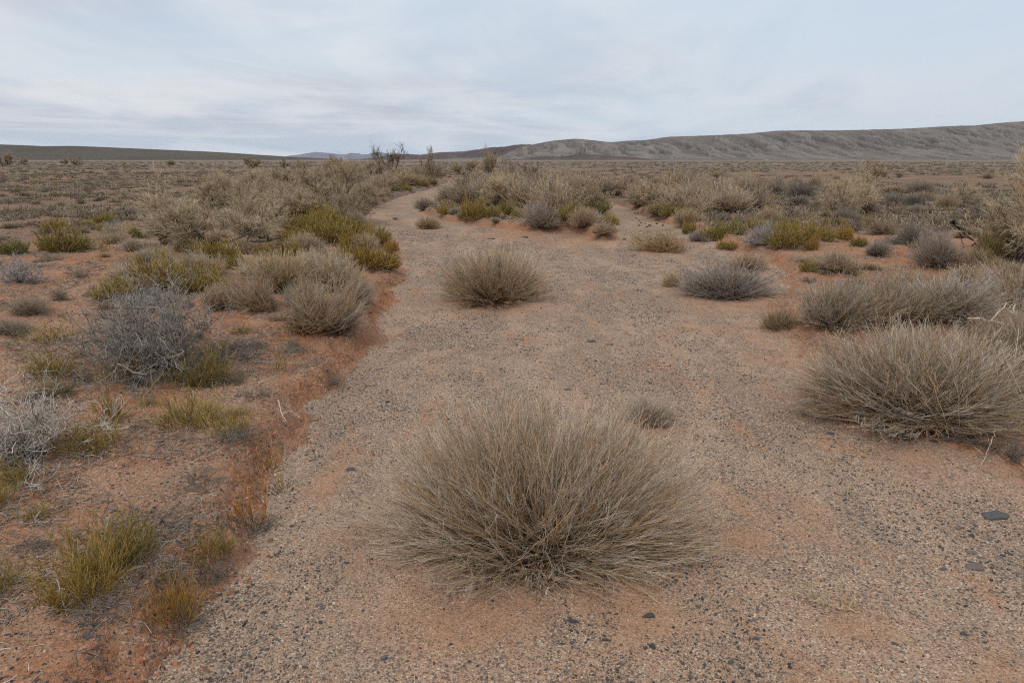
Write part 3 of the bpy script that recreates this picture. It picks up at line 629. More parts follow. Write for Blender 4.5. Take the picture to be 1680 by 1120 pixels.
 ('S_bare', 873, 296, 26, 28, (1.05, 1.0, .95), 'small twiggy treelet with brush like tips beyond the sandbar'),
 ('G_far0', 848, 291, 30, 9, (1.0, 1.05, .8), 'flat green shrub beyond the sandbar'),
 ('S_far1', 600, 295, 68, 34, (.80, .75, .70), 'dark brown spreading treelet on the skyline over the left bank'),
 ('S_far2', 568, 292, 46, 32, (.86, .80, .72), 'brown treelet beside the dark spreading one'),
 ('S_far0', 548, 282, 26, 26, (.85, .8, .72), 'thin skyline treelet left of the brown one'),
 ('S_far1', 497, 282, 24, 20, (.85, .8, .7), 'skyline treelet with round crown, second from the dark pair'),
 ('S_far0', 466, 276, 16, 15, (.72, .68, .58), 'small dark skyline treelet alone on the plain'),
 ('S_far2', 415, 276, 28, 17, (.72, .66, .56), 'round dark skyline treelet below the end of the left ridge'),
 ('D_far2', 281, 271, 15, 9, (.8, .75, .6), 'tiny round shrub on the plain under the left ridge'),
 ('S_far2', 8, 272, 30, 20, (.85, .8, .7), 'brown treelet at the frame edge under the left ridge'),
 ('S_far1', 40, 271, 22, 13, (.85, .8, .7), 'low brown treelet near the frame edge under the left ridge'),
 ('S_far0', 127, 272, 22, 14, (.95, .9, .8), 'faint pale treelet on the plain under the left ridge'),
 ('S_far0', 108, 270, 16, 10, (.85, .8, .7), 'faint small treelet just left of the pale one'),
 ('D_mid0', 664, 303, 80, 18, (1.0, .93, .78), 'long straw coloured low shrub on the left bank by the bend'),
 ('D_mid2', 632, 308, 50, 18, (.98, .92, .80), 'straw shrub on the left bank beside the bend'),
 ('G_mid2', 634, 313, 44, 10, (.85, .85, .7), 'low olive fringe on the left bank edge by the bend'),
 ('G_mid1', 662, 312, 36, 9, (.95, .88, .65), 'low rusty olive fringe along the bend edge'),
 ('G_mid2', 692, 306, 30, 8, (.95, .9, .7), 'last low olive fringe before the bend'),
 ('D_mid1', 613, 326, 40, 18, (.86, .80, .72), 'grey brown dome on the left bank edge'),
 ('D_mid2', 593, 318, 36, 20, (.95, .88, .75), 'tan dome behind the grey brown one on the left bank edge'),
 ('D_mid1', 594, 337, 22, 15, (.70, .68, .66), 'small dark grey shrub at the foot of the bank'),
 ('D_mid1', 630, 322, 24, 11, (.85, .78, .70), 'small brown dome touching the wash on the left bank'),
 ('D_mid0', 703, 375, 50, 20, (1.02, .92, .78), 'faded straw tuft alone in the wash before the sandbar'),
 ('L_0', 648, 361, 14, 5, (.6, .55, .5), 'tiny dark twig mat in the wash near the left bank'),
 # left thicket
 ('S_mid0', 345, 405, 130, 100, (1.0, .96, .88), 'dense straw grey tree nearest of the left thicket'),
 ('S_mid1', 300, 400, 70, 55, (.98, .94, .88), 'low pale bushy tree on the plain side of the thicket'),
 ('D_mid1', 264, 386, 44, 32, (.98, .95, .88), 'pale shrub with dark heart at the plain edge of the thicket'),
 ('S_mid2', 430, 392, 115, 96, (.98, .92, .84), 'twisted dark limbed tree over the fallen limbs in the thicket'),
 ('S_mid0', 480, 362, 90, 60, (1.0, .94, .86), 'straw treelet between the twisted tree and the tall dark tree'),
 ('S_mid1', 537, 360, 112, 88, (.80, .74, .68), 'tall dark limbed tree of the thicket, nearest the wash'),
 ('S_mid2', 572, 365, 66, 66, (.88, .84, .78), 'slender grey tree leaning toward the wash'),
 ('S_mid1', 385, 335, 84, 54, (1.0, .94, .86), 'straw treelet behind the dense straw grey tree'),
 ('S_far2', 358, 325, 60, 38, (.98, .93, .86), 'pale round treelet at the far left of the thicket'),
 ('S_far1', 440, 330, 72, 42, (.98, .93, .84), 'brown treelet at the back of the left thicket'),
 ('S_far2', 478, 312, 66, 34, (.95, .90, .82), 'tan treelet at the back of the thicket by the tall dark tree'),
 ('S_far1', 515, 312, 60, 44, (.92, .86, .80), 'grey treelet rising behind the tall dark tree'),
 ('D_far0', 555, 330, 50, 36, (.95, .9, .82), 'tan shrub between the tall dark tree and the wash'),
 ('S_far2', 545, 305, 56, 30, (.92, .88, .80), 'greyish treelet behind the thicket near the skyline'),
 ('D_far1', 458, 298, 30, 14, (.85, .75, .68), 'small reddish brown shrub at the back of the thicket'),
 ('D_mid1', 585, 372, 44, 26, (.86, .80, .74), 'grey brown shrub under the slender leaning tree'),
 ('G_mid0', 553, 372, 40, 26, (1.0, .95, .75), 'olive clump under the tall dark limbed tree'),
 ('G_mid2', 478, 345, 24, 10, (1.1, 1.0, .7), 'tiny yellow green tuft inside the thicket'),
 ('G_mid0', 497, 384, 64, 34, (1.18, 1.05, .72), 'yellow olive clump capping the left bank under the trees'),
 ('G_mid2', 535, 398, 80, 42, (1.12, 1.0, .72), 'biggest golden olive clump on the left bank'),
 ('G_mid1', 578, 412, 50, 32, (1.08, .98, .68), 'dark gold clump facing the wash below the biggest clump'),
 ('G_mid0', 620, 402, 52, 26, (.98, .92, .68), 'olive clump on the bank lip above the wash'),
 ('G_mid1', 642, 416, 30, 22, (1.3, .95, .72), 'rusty orange clump on the outermost bank lip'),
 ('G_mid2', 612, 440, 76, 36, (1.18, .98, .66), 'golden clump overhanging the wash above orange sand'),
 ('D_mid0', 600, 415, 44, 30, (1.15, 1.08, .98), 'whitish straw tuft among the golden clumps of the bank'),
 ('G_mid2', 480, 400, 50, 24, (1.12, 1.02, .7), 'low olive clump beside the fallen limbs'),
 ('G_mid1', 440, 420, 48, 22, (1.05, .98, .72), 'olive clump on sand below the fallen limbs'),
 ('G_mid0', 478, 420, 44, 24, (1.12, 1.02, .72), 'yellow olive clump next to the sand gap on the bank'),
 ('D_mid1', 520, 425, 36, 18, (.78, .74, .70), 'small grey shrub between the clumps and the pale dome'),
 ('G_mid0', 346, 428, 90, 36, (1.0, .88, .66), 'bronze olive clump under the dense straw grey tree'),
 ('G_mid2', 385, 440, 44, 20, (1.0, .90, .66), 'bronze tuft trailing from the bronze olive clump'),
 ('T_mid', 330, 440, 70, 30, (1.15, 1.15, 1.15), 'white thorny twigs in front of the bronze olive clump'),
 ('G_mid1', 270, 470, 110, 54, (1.08, .95, .68), 'wide gold and olive clump behind the big thorn shrub'),
 ('G_mid0', 330, 480, 90, 44, (1.1, 1.0, .7), 'gold clump joined to the wide clump behind the thorn shrub'),
 ('G_mid2', 190, 492, 66, 36, (1.2, 1.1, .75), 'pale yellow green clump at the plain side of the thorn shrub'),
 ('D_mid0', 410, 505, 95, 56, (.85, .78, .72), 'brown grey dome nearest the big thorn shrub'),
 ('D_mid0', 462, 475, 120, 62, (1.12, 1.06, .86), 'straw green fuzzy shrub in the middle of the near bank thicket'),
 ('D_mid2', 545, 470, 100, 60, (1.08, 1.02, .90), 'pale fuzzy shrub above the grey dome on the bank'),
 ('D_mid1', 588, 500, 62, 44, (.92, .88, .80), 'soft grey shrub at the bank lip above orange sand'),
 ('D_mid0', 532, 540, 130, 82, (.94, .88, .80), 'tall grey tan dome hanging over the wash edge'),
 ('D_mid1', 562, 544, 80, 50, (.78, .74, .72), 'darker grey half of the dome hanging over the wash edge'),
 ('G_thin', 628, 502, 24, 14, (1.2, .9, .6), 'rusty little tuft on the bank lip next to gravel'),
 ('G_thin', 640, 468, 20, 12, (1.2, 1.0, .7), 'tiny straw tuft on the gravel below the golden clump'),
 ('D_mid0', 360, 505, 70, 40, (1.05, .98, .84), 'straw shrub squeezed between the thorn shrub and the brown grey dome'),
 ('D_mid2', 430, 455, 80, 40, (1.08, 1.02, .86), 'straw fuzzy shrub on the bank below the low olive clumps'),
 ('D_mid1', 500, 505, 70, 44, (.90, .84, .78), 'grey brown shrub filling the gap between two bank domes'),
 ('D_mid0', 515, 445, 70, 36, (1.12, 1.06, .92), 'pale shrub below the biggest golden olive clump'),
 ('G_mid1', 565, 440, 60, 34, (1.15, 1.0, .7), 'golden olive clump just above the soft grey shrub'),
 ('G_mid0', 590, 395, 60, 34, (1.12, 1.0, .7), 'olive clump between the dark gold clump and the bank lip'),
 ('G_mid2', 525, 372, 60, 32, (1.15, 1.02, .7), 'yellow olive clump at the foot of the tall dark limbed tree'),
 ('G_mid1', 640, 440, 40, 24, (1.1, .95, .66), 'small golden clump at the very edge of the wash'),
 ('D_mid2', 310, 412, 50, 30, (1.05, 1.0, .88), 'pale low shrub in front of the low bushy tree'),
 ('D_mid0', 395, 415, 50, 26, (1.0, .95, .84), 'straw shrub between the straw grey tree and the fallen limbs'),
 ('T_mid', 245, 505, 80, 34, (1.1, 1.1, 1.1), 'whitish twiggy shrub just behind the big thorn shrub'),
 ('L_0', 130, 455, 60, 14, (.8, .76, .72), 'brownish dead mat on bare red soil'),
 ('L_1', 250, 445, 70, 16, (.95, .9, .85), 'pale dead mat in front of the crooked stick'),
 ('L_0', 60, 660, 80, 18, (.8, .76, .74), 'grey dead mat between the green tuft and the pale thorn shrub'),
 ('L_1', 420, 650, 70, 14, (.9, .86, .82), 'thin dead mat above the spreading clump'),
 ('L_1', 330, 790, 120, 18, (.9, .86, .82), 'sparse dead twigs on the bare slope below the pair of grey stones'),
 ('L_0', 60, 900, 90, 20, (.85, .8, .78), 'dead grey twigs behind the green tuft at the frame edge'),
 ('G_near1', 60, 850, 50, 30, (1.1, 1.0, .8), 'small yellowish tuft above the near left group'),
 # open ground at the left
 ('G_mid0', 22, 418, 52, 26, (.78, .90, .85), 'dark green clump at the left frame edge'),
 ('T_mid', 37, 462, 74, 44, (1.2, 1.18, 1.2), 'whitish spiny ball shrub on red soil'),
 ('G_mid2', 108, 412, 86, 36, (1.0, .98, .80), 'olive clump spreading over red soil beyond the whitish shrub'),
 ('L_1', 85, 428, 60, 14, (1.05, 1.0, .92), 'pale dead stems at the foot of the spreading olive clump'),
 ('G_mid1', 92, 378, 48, 20, (1.2, 1.1, .8), 'yellow olive clump on the plain, farthest left'),
 ('G_mid0', 140, 375, 28, 14, (1.15, 1.1, .8), 'small yellow tuft, middle of three on the plain'),
 ('G_mid2', 170, 366, 32, 16, (1.15, 1.1, .75), 'yellow green tuft, rear one of three on the plain'),
 ('G_mid0', 168, 378, 20, 10, (1.1, 1.1, .8), 'tiny yellow tuft in front of the rear plain tuft'),
 ('T_mid', 187, 375, 30, 14, (1.3, 1.3, 1.3), 'small white twiggy shrub on the plain'),
 ('D_mid0', 207, 385, 34, 20, (1.15, 1.08, .9), 'straw tuft between two green tufts on the plain'),
 ('G_mid1', 190, 391, 18, 12, (.95, 1.0, .8), 'green tuft on the near side of the straw plain tuft'),
 ('G_mid2', 228, 391, 24, 18, (.95, 1.05, .8), 'green tuft right beside the straw plain tuft'),
 ('G_mid0', 272, 400, 24, 16, (1.1, 1.1, .8), 'green tuft under the pale shrub with dark heart'),
 ('D_mid1', 218, 412, 32, 20, (.95, .88, .86), 'small mauve grey twiggy shrub on bare red soil'),
 ('G_thin', 175, 412, 28, 22, (1.2, 1.1, .85), 'sparse straw green sprig on bare red soil'),
 ('D_mid1', 215, 356, 34, 16, (.74, .70, .66), 'brown grey mound shrub on the plain edge'),
 ('D_mid1', 244, 360, 28, 14, (.78, .72, .68), 'grey mound shrub just beside the brown grey mound'),
 ('L_0', 97, 492, 42, 20, (.66, .62, .62), 'dark grey flat shrub on red soil left of the thorn shrub'),
 ('D_mid1', 50, 515, 64, 28, (.80, .76, .70), 'grey tan low mound shrub left of the thorn shrub'),
 ('L_0', 145, 486, 26, 10, (.68, .62, .6), 'small dark mat between the flat shrub and the thorn shrub'),
 ('D_mid1', 15, 548, 66, 26, (.72, .68, .66), 'low grey mound cut by the frame above the green sprigs'),
 ('G_near1', 92, 560, 84, 32, (1.0, .98, .8), 'row of green sprigs on red soil at the left'),
 ('G_near0', 82, 618, 74, 48, (.95, .95, .8), 'dense green tuft above the pale thorn shrub'),
 ('T_near0', 262, 612, 240, 155, (.92, .88, .83), 'big grey thorn shrub with dark tangled heart on the left bank'),
 ('G_near0', 333, 628, 92, 68, (.80, .78, .72), 'olive clump growing through the base of the big thorn shrub'),
 ('G_near1', 195, 622, 90, 40, (.95, .92, .78), 'yellow green sprigs at the left foot of the big thorn shrub'),
 ('L_1', 385, 585, 150, 26, (.9, .9, .92), 'grey mat of dead twigs spilling right from the thorn shrub'),
 ('T_near1', 48, 750, 225, 128, (1.25, 1.20, 1.12), 'pale bleached thorn shrub cut by the left frame edge'),
 ('G_near0', 152, 742, 88, 58, (.98, .93, .75), 'olive tuft right beside the pale thorn shrub'),
 ('G_near1', 183, 690, 46, 70, (1.0, .92, .72), 'upright yellow green sprigs below the big thorn shrub'),
 ('G_near1', 18, 790, 66, 48, (1.1, 1.08, .8), 'bright green sprigs under the pale thorn shrub'),
 ('G_near0', 312, 700, 100, 62, (1.12, 1.05, .82), 'straw green spreading clump on the bank slope'),
 ('G_near1', 375, 712, 84, 48, (1.15, 1.05, .88), 'drier half of the spreading clump on the bank slope'),
 ('L_0', 390, 720, 90, 20, (.95, .92, .9), 'grey dead litter under the drier half of the clump'),
 ('G_thin', 457, 610, 34, 42, (1.05, 1.0, .8), 'slim green sprig on the bank slope beside the grey mat'),
 ('L_1', 485, 577, 66, 16, (.9, .88, .85), 'flat grey dead mat on the bank slope'),
 ('L_1', 543, 634, 48, 20, (1.0, .95, .9), 'dead grey tuft at the wash edge'),
 ('G_near1', 392, 548, 36, 24, (.95, .95, .75), 'small green tuft just right of the big thorn shrub'),
 ('G_thin', 443, 775, 48, 52, (1.15, 1.0, .75), 'slim green and orange sprig on the bank foot'),
 ('G_thin', 461, 805, 28, 36, (1.2, 1.05, .8), 'smallest green sprig on the gravel edge'),
 ('G_thin', 412, 862, 60, 88, (1.5, 1.0, .75), 'tall thin orange sprig rising from grey litter'),
 ('L_0', 425, 872, 90, 30, (.82, .80, .80), 'grey litter mat round the tall orange sprig'),
 ('G_near0', 185, 925, 110, 96, (1.0, .98, .80), 'tall green clump at the back of the near left group'),
 ('G_near0', 142, 975, 130, 110, (1.12, .98, .68), 'bushiest yellow green clump of the near left group'),
 ('G_near1', 225, 915, 76, 78, (.88, .90, .78), 'dark green sprigs behind the near left clumps'),
 ('G_near1', 332, 918, 88, 58, (1.1, 1.0, .8), 'yellow tuft at the bank lip of the near left group'),
 ('G_near1', 368, 905, 36, 46, (.95, .98, .8), 'thin green sprigs beside the yellow bank lip tuft'),
 ('G_near1', 282, 1020, 92, 110, (1.25, 1.0, .72), 'orange green sprigs nearest the camera on the bank edge'),
 ('L_0', 160, 1010, 150, 34, (.95, .92, .92), 'tangle of grey dead stems under the bushiest clump'),
 ('L_1', 300, 1022, 120, 30, (.95, .92, .92), 'grey dead stems lying round the orange green sprigs'),
 ('L_1', 345, 950, 80, 36, (1.0, .96, .95), 'whitish dead stems down the bank below the yellow tuft'),
 ('L_1', 235, 860, 220, 26, (.9, .86, .84), 'wide thin scatter of grey dead twigs on bare soil'),
 ('L_0', 265, 945, 120, 26, (.9, .88, .86), 'dead grey stems in the middle of the near left group'),
 ('G_near1', 5, 965, 66, 64, (1.0, 1.0, .85), 'green tuft at the left frame edge near the bottom'),
 ('G_near1', -10, 835, 70, 60, (1.15, 1.1, .85), 'yellow green sprigs leaning in from the frame edge'),
 ('L_1', 1610, 730, 110, 24, (.72, .70, .66), 'grey brown litter beside the row of slate slabs'),
 ('L_0', 1668, 755, 66, 40, (.85, .82, .78), 'dead grey tuft at the right frame edge'),
 ('L_1', 1560, 700, 80, 34, (.95, .92, .86), 'bleached dead twigs at the foot of the large spreading shrub'),
 ('L_1', 1455, 692, 100, 16, (.9, .88, .85), 'thin dead twigs under the left wing of the spreading shrub'),
 ('D_mid0', 1650, 462, 90, 34, (.92, .86, .78), 'dry grass shrub below the leaning tree trunk'),
 ('D_mid0', 1590, 470, 90, 34, (.98, .92, .80), 'pale dry grass shrub between the dark shrub and the grey hedge'),
]
# far bank thicket on the right of the wash: many alike
rs = np.random.RandomState(5)
def dep(x, y, z): return y*cp - (z-CAMH)*sp_     # depth along the view axis
for row in PL:
    if row[0][0] in 'DG' and row[2] < 560 and row[2] > 300:
        x, y = flat(row[1], row[2], .12); dd = dep(x, y, 0); w = row[3]*dd/FPX
        if sdf([x], [y])[0] > -.1: MOUNDS.append((x, y, w*.62, .05+.05*min(w, 1.2)))
MOUNDS = MOUNDS[:110]
DRIFT = []
for row in PL:
    if row[0][:2] == 'D_' and row[2] > 360:
        x, y = flat(row[1], row[2]); w = row[3]*dep(x, y, 0)/FPX
        if sdf([x], [y])[0] < .1 or row[1] > 1200: DRIFT.append((x, y-w*.10, w*.52))
for u_, v_, r_q in ((1345, 545, .7), (1320, 590, .45), (1290, 505, .6), (700, 990, .28), (1000, 985, .30), (780, 1000, .25), (1560, 740, .45), (1230, 880, .16), (1400, 1010, .16), (860, 385, 1.2), (960, 395, .9), (1245, 500, .8), (1640, 1100, .2)):
    x, y = flat(u_, v_); DRIFT.append((x, y, r_q))

def put(key, x, y, z, w, h, tint, label, rz=None, **kw):
    if key[:5] == 'D_mid' and rs.uniform() < .5: key = 'D_mid%d' % (int(key[5])+3)
    h0, w0, cc = H0[key]
    s = w/w0
    r = rs.uniform(0, 6.28) if rz is None else rz
    if key[0] == 'D': tint = (tint[0]*1.0, tint[1]*.975, tint[2]*.95)
    x -= s*(cc[0]*math.cos(r)-cc[1]*math.sin(r))*.9; y -= s*(cc[0]*math.sin(r)+cc[1]*math.cos(r))*.9
    return plant(key, (x, y, z-.005), (s, s, h/h0), r, tint, label, **kw)
used = {}
for key, u, v, w, h, tint, label in PL:
    x, y, z = at(u, v); d = dep(x, y, z)
    put(key, x, y, z, w*d/FPX, h*d/FPX*1.03, tint, label, rz=0.0 if 'hero' in key else None)
OCC = [(row[1], row[2]) for row in PL]
def scatter(n, box, keys, wr, hr, tints, label, group, seed, name=None, cat=None, inbed=False, clear=0, margin=.25):
    """n alike plants spread over a patch of ground (x0,x1,y0,y1 or a quad by pixels)"""
    r_ = np.random.RandomState(seed); k = 0; tries = 0
    while k < n and tries < n*30:
        tries += 1
        u = r_.uniform(box[0], box[1]); y = math.exp(r_.uniform(math.log(box[2]), math.log(box[3])))
        x = (u-840)/1159*y
        if clear and pn(np.array([x*.12]), np.array([y*.12]), seed)[0] < clear-.5 : continue
        dd = sdf([x], [y])[0]
        if not inbed and dd < margin: continue
        z = float(terrain([x], [y])[0]); w = r_.uniform(*wr); h = r_.uniform(*hr)*(.6+.4*w/wr[1])
        t = tints[r_.randint(len(tints))]; f = r_.uniform(.85, 1.12)
        put(keys[r_.randint(len(keys))], x, y, z, w, h, tuple(c*f for c in t), label, group=group, name=name, cat=cat); k += 1
BR = [(.95, .88, .82), (.90, .82, .74), (1.0, .94, .84), (.84, .80, .76)]
TF = [(.85, .80, .72), (.62, .58, .54), (1.0, .92, .72), (.70, .64, .56), (.90, .88, .60)]
scatter(84, (900, 1240, 18, 46), ['D_far0', 'D_far1', 'D_far2', 'S_far1', 'S_far2'], (.7, 1.5), (.45, .95), BR, 'pale brown fuzzy shrub, one of the wide thicket beyond the sandbar', 'fuzzy shrubs beyond the sandbar', 201, margin=.4)
scatter(18, (1010, 1120, 16.5, 19.5), ['G_far0', 'G_far1', 'D_far0'], (.4, .8), (.25, .4), [(.95, .92, .8), (.85, .85, .7)], 'olive clump on the red bank at the near edge of the far thicket', 'olive clumps edging the far thicket', 202, name='green_shrub')
scatter(38, (470, 745, 26, 60), ['D_far0', 'D_far1', 'D_far2', 'S_far2'], (.7, 1.5), (.4, .9), BR, 'brown fuzzy shrub, one of those crowding the left bank far up the wash', 'fuzzy shrubs up the left bank', 203, margin=.75)
scatter(30, (720, 920, 20, 60), ['D_far0', 'D_far1', 'D_far2', 'S_far1'], (.8, 1.6), (.5, 1.0), BR, 'grey brown fuzzy shrub, one of the dense clump behind the sandbar', 'fuzzy shrubs behind the sandbar', 204, margin=.6)
scatter(26, (330, 610, 16, 28), ['D_far0', 'D_far2', 'S_far2', 'S_far1'], (.8, 1.5), (.5, .95), BR, 'straw brown shrub, one of those filling the back of the left thicket', 'shrubs filling the left thicket', 205)
scatter(160, (-60, 640, 12.5, 42), ['U_f0', 'U_f1', 'U_f2', 'U_f3', 'D_far1'], (.22, .62), (.08, .20), TF, 'low brownish tuft, one of many dotting the stony plain on the left', 'low tufts on the left plain', 206)
scatter(150, (1100, 1760, 15, 48), ['U_f0', 'U_f1', 'U_f2', 'U_f3', 'D_far1'], (.22, .60), (.08, .22), TF, 'low tuft, one of many dotting the stony plain below the range', 'low tufts on the right plain', 207)
scatter(95, (-60, 640, 3.6, 14), ['U_0', 'U_1', 'L_0', 'L_1'], (.10, .42), (.04, .13), TF, 'tiny dry tuft, one of those scattered on the red soil of the left bank', 'tiny tufts on the left bank', 208)
scatter(46, (1260, 1760, 7.5, 16), ['U_0', 'U_1', 'L_0', 'L_1'], (.12, .42), (.05, .14), TF, 'small dry tuft, one of those scattered on the red soil under the leaning tree', 'small tufts on the right bank', 209)
scatter(14, (1150, 1700, 26, 60), ['S_far2', 'D_far0'], (.6, 1.3), (.35, .7), BR, 'faint tan shrub far out on the plain below the range', 'faint shrubs on the right plain', 210)
scatter(5, (20, 560, 30, 80), ['S_far2', 'D_far0'], (.6, 1.2), (.3, .6), BR, 'faint brown shrub far out on the plain below the left ridge', 'faint shrubs on the left plain', 211)

scatter(26, (150, 620, 6.8, 13.5), ['D_mid0', 'D_mid2', 'D_mid1'], (.28, .60), (.14, .28), [(1.1, 1.02, .85), (1.0, .94, .84), (1.12, 1.06, .95)], 'small straw coloured tuft, one of those filling gaps in the left bank thicket', 'straw tufts in the left bank thicket', 212, margin=.35)
scatter(20, (1280, 1740, 9, 16), ['D_mid0', 'D_mid1', 'G_mid2'], (.25, .55), (.12, .24), [(1.05, .98, .84), (.85, .80, .72)], 'small straw grey tuft, one of those round the red soil under the leaning tree', 'straw tufts on the right bank', 213, name='dry_shrub')
# the countless far tufts as one sheet of scrub
def far_scrub():
    r_ = np.random.RandomState(77); L = []
    n = 15000; y = np.exp(r_.uniform(math.log(14), math.log(420), n*3)); u = r_.uniform(-500, 2180, n*3); x = (u-840)/1159*y
    k = (np.abs(x) < 400); x, y = x[k], y[k]
    dn = .6*fbm(x*.05, y*.03, 5, 3) + .4*fbm(x*.22, y*.22, 6, 2); d = sdf(x, y)
    k = (d > .4) & (dn > -.10) ; x, y = x[k][:n], y[k][:n]; n = len(x)
    z = terrain(x, y); sz = r_.uniform(.14, .42, n)*(1+y/260); m = 18
    S = np.repeat(np.c_[x, y, z-.01], m, 0) + np.c_[r_.normal(size=(n*m, 2))*np.repeat(sz, m)[:, None]*.35, np.zeros(n*m)]
    a = r_.uniform(0, 6.283, n*m); el = r_.uniform(.15, 1.5, n*m)
    D = np.c_[np.cos(a)*np.cos(el), np.sin(a)*np.cos(el), np.sin(el)*.8]
    P = np.empty((n*m, 3, 3)); P[:, 0] = S; l = np.repeat(sz, m)*r_.uniform(.3, .75, n*m)
    P[:, 1] = S + D*l[:, None]*.5; P[:, 2] = S + D*l[:, None]; P[:, 2, 2] -= l*.06
    rad = np.repeat(.006 + y*.00022, m)
    pal = np.array([(.25, .20, .155), (.15, .128, .112), (.36, .31, .22), (.19, .15, .12), (.24, .21, .13)])
    c = pal[r_.randint(5, size=n)]*r_.uniform(.75, 1.2, (n, 1)); C = np.repeat(c, m, 0)[:, None]*np.array([.55, .9, 1.1])[None, :, None]
    V, F, C = tubes(P, rad[:, None]*np.array([1, .9, .6]), C)
    o = link(bpy.data.objects.new('far_scrub', rawmesh('far_scrub', V, F, C, M_TW)))
    o['kind'] = 'stuff'; o['label'] = 'countless low brown tufts covering the plain out to the hills'; o['category'] = 'scrub'
far_scrub()

# ------------------------------------------------------------------ ground sheet
def drifted(x, y):
    w = np.zeros(len(x))
    for mx, my, mr in DRIFT:
        q = (x-mx)**2/(mr*mr) + (y-my)**2/(mr*mr*.7)
        k = q < 7; w[k] = np.maximum(w[k], np.exp(-q[k]*1.1))
    return np.clip(w*(1+1.6*fbm(x*3, y*3, 88, 4)), 0, 1)
def build_ground():
    th = np.concatenate([np.linspace(-math.pi, -.80, 60, endpoint=False), np.linspace(-.80, .80, 470), np.linspace(.80, math.pi, 61)[1:]])
    r = np.concatenate([np.geomspace(.06, .8, 14, endpoint=False), np.geomspace(.8, 30, 760, endpoint=False), np.geomspace(30, 18000, 420)])
    A, Rr = np.meshgrid(th, r); x = (np.sin(A)*Rr).ravel(); y = (np.cos(A)*Rr).ravel()
    h, de, left, edge = terrain(x, y, True)
    n1, n2 = len(r), len(th); i = np.arange(n1*n2).reshape(n1, n2)
    F = np.stack([i[:-1, :-1], i[:-1, 1:], i[1:, 1:], i[1:, :-1]], -1).reshape(-1, 4)
    me = rawmesh('ground', np.c_[x, y, h], F, None, ground_mat())
    R_ = np.hypot(x, y)
    bed = 1-ss(de, -.12, .05); bed = np.where(R_ > 120, 0, bed)
    # gravelly aprons among the right hand shrubs
    far = ss(R_, 13, 30)*.9; far = np.maximum(far, ss(R_, 10, 16)*.6*ss(-x, 3.5, 7))
    lng = ss(R_, 60, 220)
    pan = ss(1-np.hypot((x+12.2)/.9, (y-16.4)/.45) + .4*fbm(x*1.5, y*1.5, 9, 3), .0, .3)
    e2 = edge*(.4+.6*left) + .35*np.exp(-((de-.1)/.2)**2)
    for nm, v in (('bed', bed), ('edge', np.clip(e2, 0, 1)), ('far', far), ('long', lng), ('pan', pan), ('drifted', drifted(x, y)*ss(R_, 60, 30))):
        a = me.attributes.new(nm, 'FLOAT', 'POINT'); a.data.foreach_set('value', v.astype(np.float32))
    o = link(bpy.data.objects.new('ground', me)); o['kind'] = 'structure'
build_ground()

# ------------------------------------------------------------------ hills
def hills(name, pts, D, Wf, Wb, lam, gul, m, nu=700, ns=90, jag=.012, pw=1.1, z0=-6, seed=1):
    pts = np.array(pts, float); us = np.linspace(pts[0, 0], pts[-1, 0], nu)
    vs = np.interp(us, pts[:, 0], pts[:, 1])
    k = max(2, nu//300); vs = np.convolve(np.pad(vs, k, 'edge'), np.ones(2*k+1)/(2*k+1), 'valid')
    rx, ry, rz = ray(us, vs); H = CAMH + D*rz/ry; H = np.maximum(H, 0)
    X = rx/ry*D; H = H*(1 + jag*fbm(X/lam*1.7, X*0, seed, 4))
    s = np.concatenate([np.linspace(-1, 0, ns, endpoint=False), np.linspace(0, 1, 14)])
    Sg, Xg = np.meshgrid(s, X, indexing='ij'); Hg = np.broadcast_to(H, Sg.shape)
    yw = D + np.where(Sg < 0, Sg*Wf, Sg*Wb) + lam*.35*fbm(Xg/lam/2.5, Sg*0, seed+9, 3)*(Sg+1.0).clip(0, 1)
    t = np.clip(1+Sg, 0, 1); prof = np.where(Sg < 0, .16*t + .84*ss(t, .12, 1.0)**pw, 1-.3*Sg**2)
    wx = Xg/lam + .75*fbm(Xg/lam*.8, yw/lam*.25, seed+3, 3)
    rd = (np.abs(pn(wx, yw/lam*.045, seed+5))*1.9).clip(0, 1); rd2 = (np.abs(pn(wx*2.3+.05*yw/lam, yw/lam*.12, seed+6))*1.9).clip(0, 1)
    rd3 = (np.abs(pn(wx*5.5-.15*yw/lam, yw/lam*.4, seed+7))*1.9).clip(0, 1)
    vr = .55+.9*ss(fbm(Xg/lam*.35, yw/lam*.15, seed+15, 2), -.3, .3); g = (.46*rd*vr + .34*rd2 + .20*rd3)
    amp = gul*np.sin(np.clip(t, 0, 1)**.8*math.pi)**.8
    Z = Hg*prof*(1-amp*g) + Hg*.03*fbm(Xg/lam*5, yw/lam*5, seed+8, 3)*amp/max(gul, .01)
    Z = z0 + (Z-0)*1.0 + (0-z0)*np.clip(t*3, 0, 1)
    n1, n2 = Z.shape; i = np.arange(n1*n2).reshape(n1, n2)
    F = np.stack([i[:-1, :-1], i[:-1, 1:], i[1:, 1:], i[1:, :-1]], -1).reshape(-1, 4)
    me = rawmesh(name, np.c_[Xg.ravel(), yw.ravel(), Z.ravel()], F, None, m)
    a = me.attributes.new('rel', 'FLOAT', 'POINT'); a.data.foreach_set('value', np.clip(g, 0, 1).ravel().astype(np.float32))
    o = link(bpy.data.objects.new(name, me)); o['kind'] = 'structure'
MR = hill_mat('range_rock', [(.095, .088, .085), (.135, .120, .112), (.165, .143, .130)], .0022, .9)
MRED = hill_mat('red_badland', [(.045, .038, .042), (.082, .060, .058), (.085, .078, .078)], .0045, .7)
MB = hill_mat('hazed_far_rock', [(.09, .095, .13), (.14, .14, .18), (.20, .19, .22)], .0006, .3)  # blue of the distant haze tinted into the rock colour
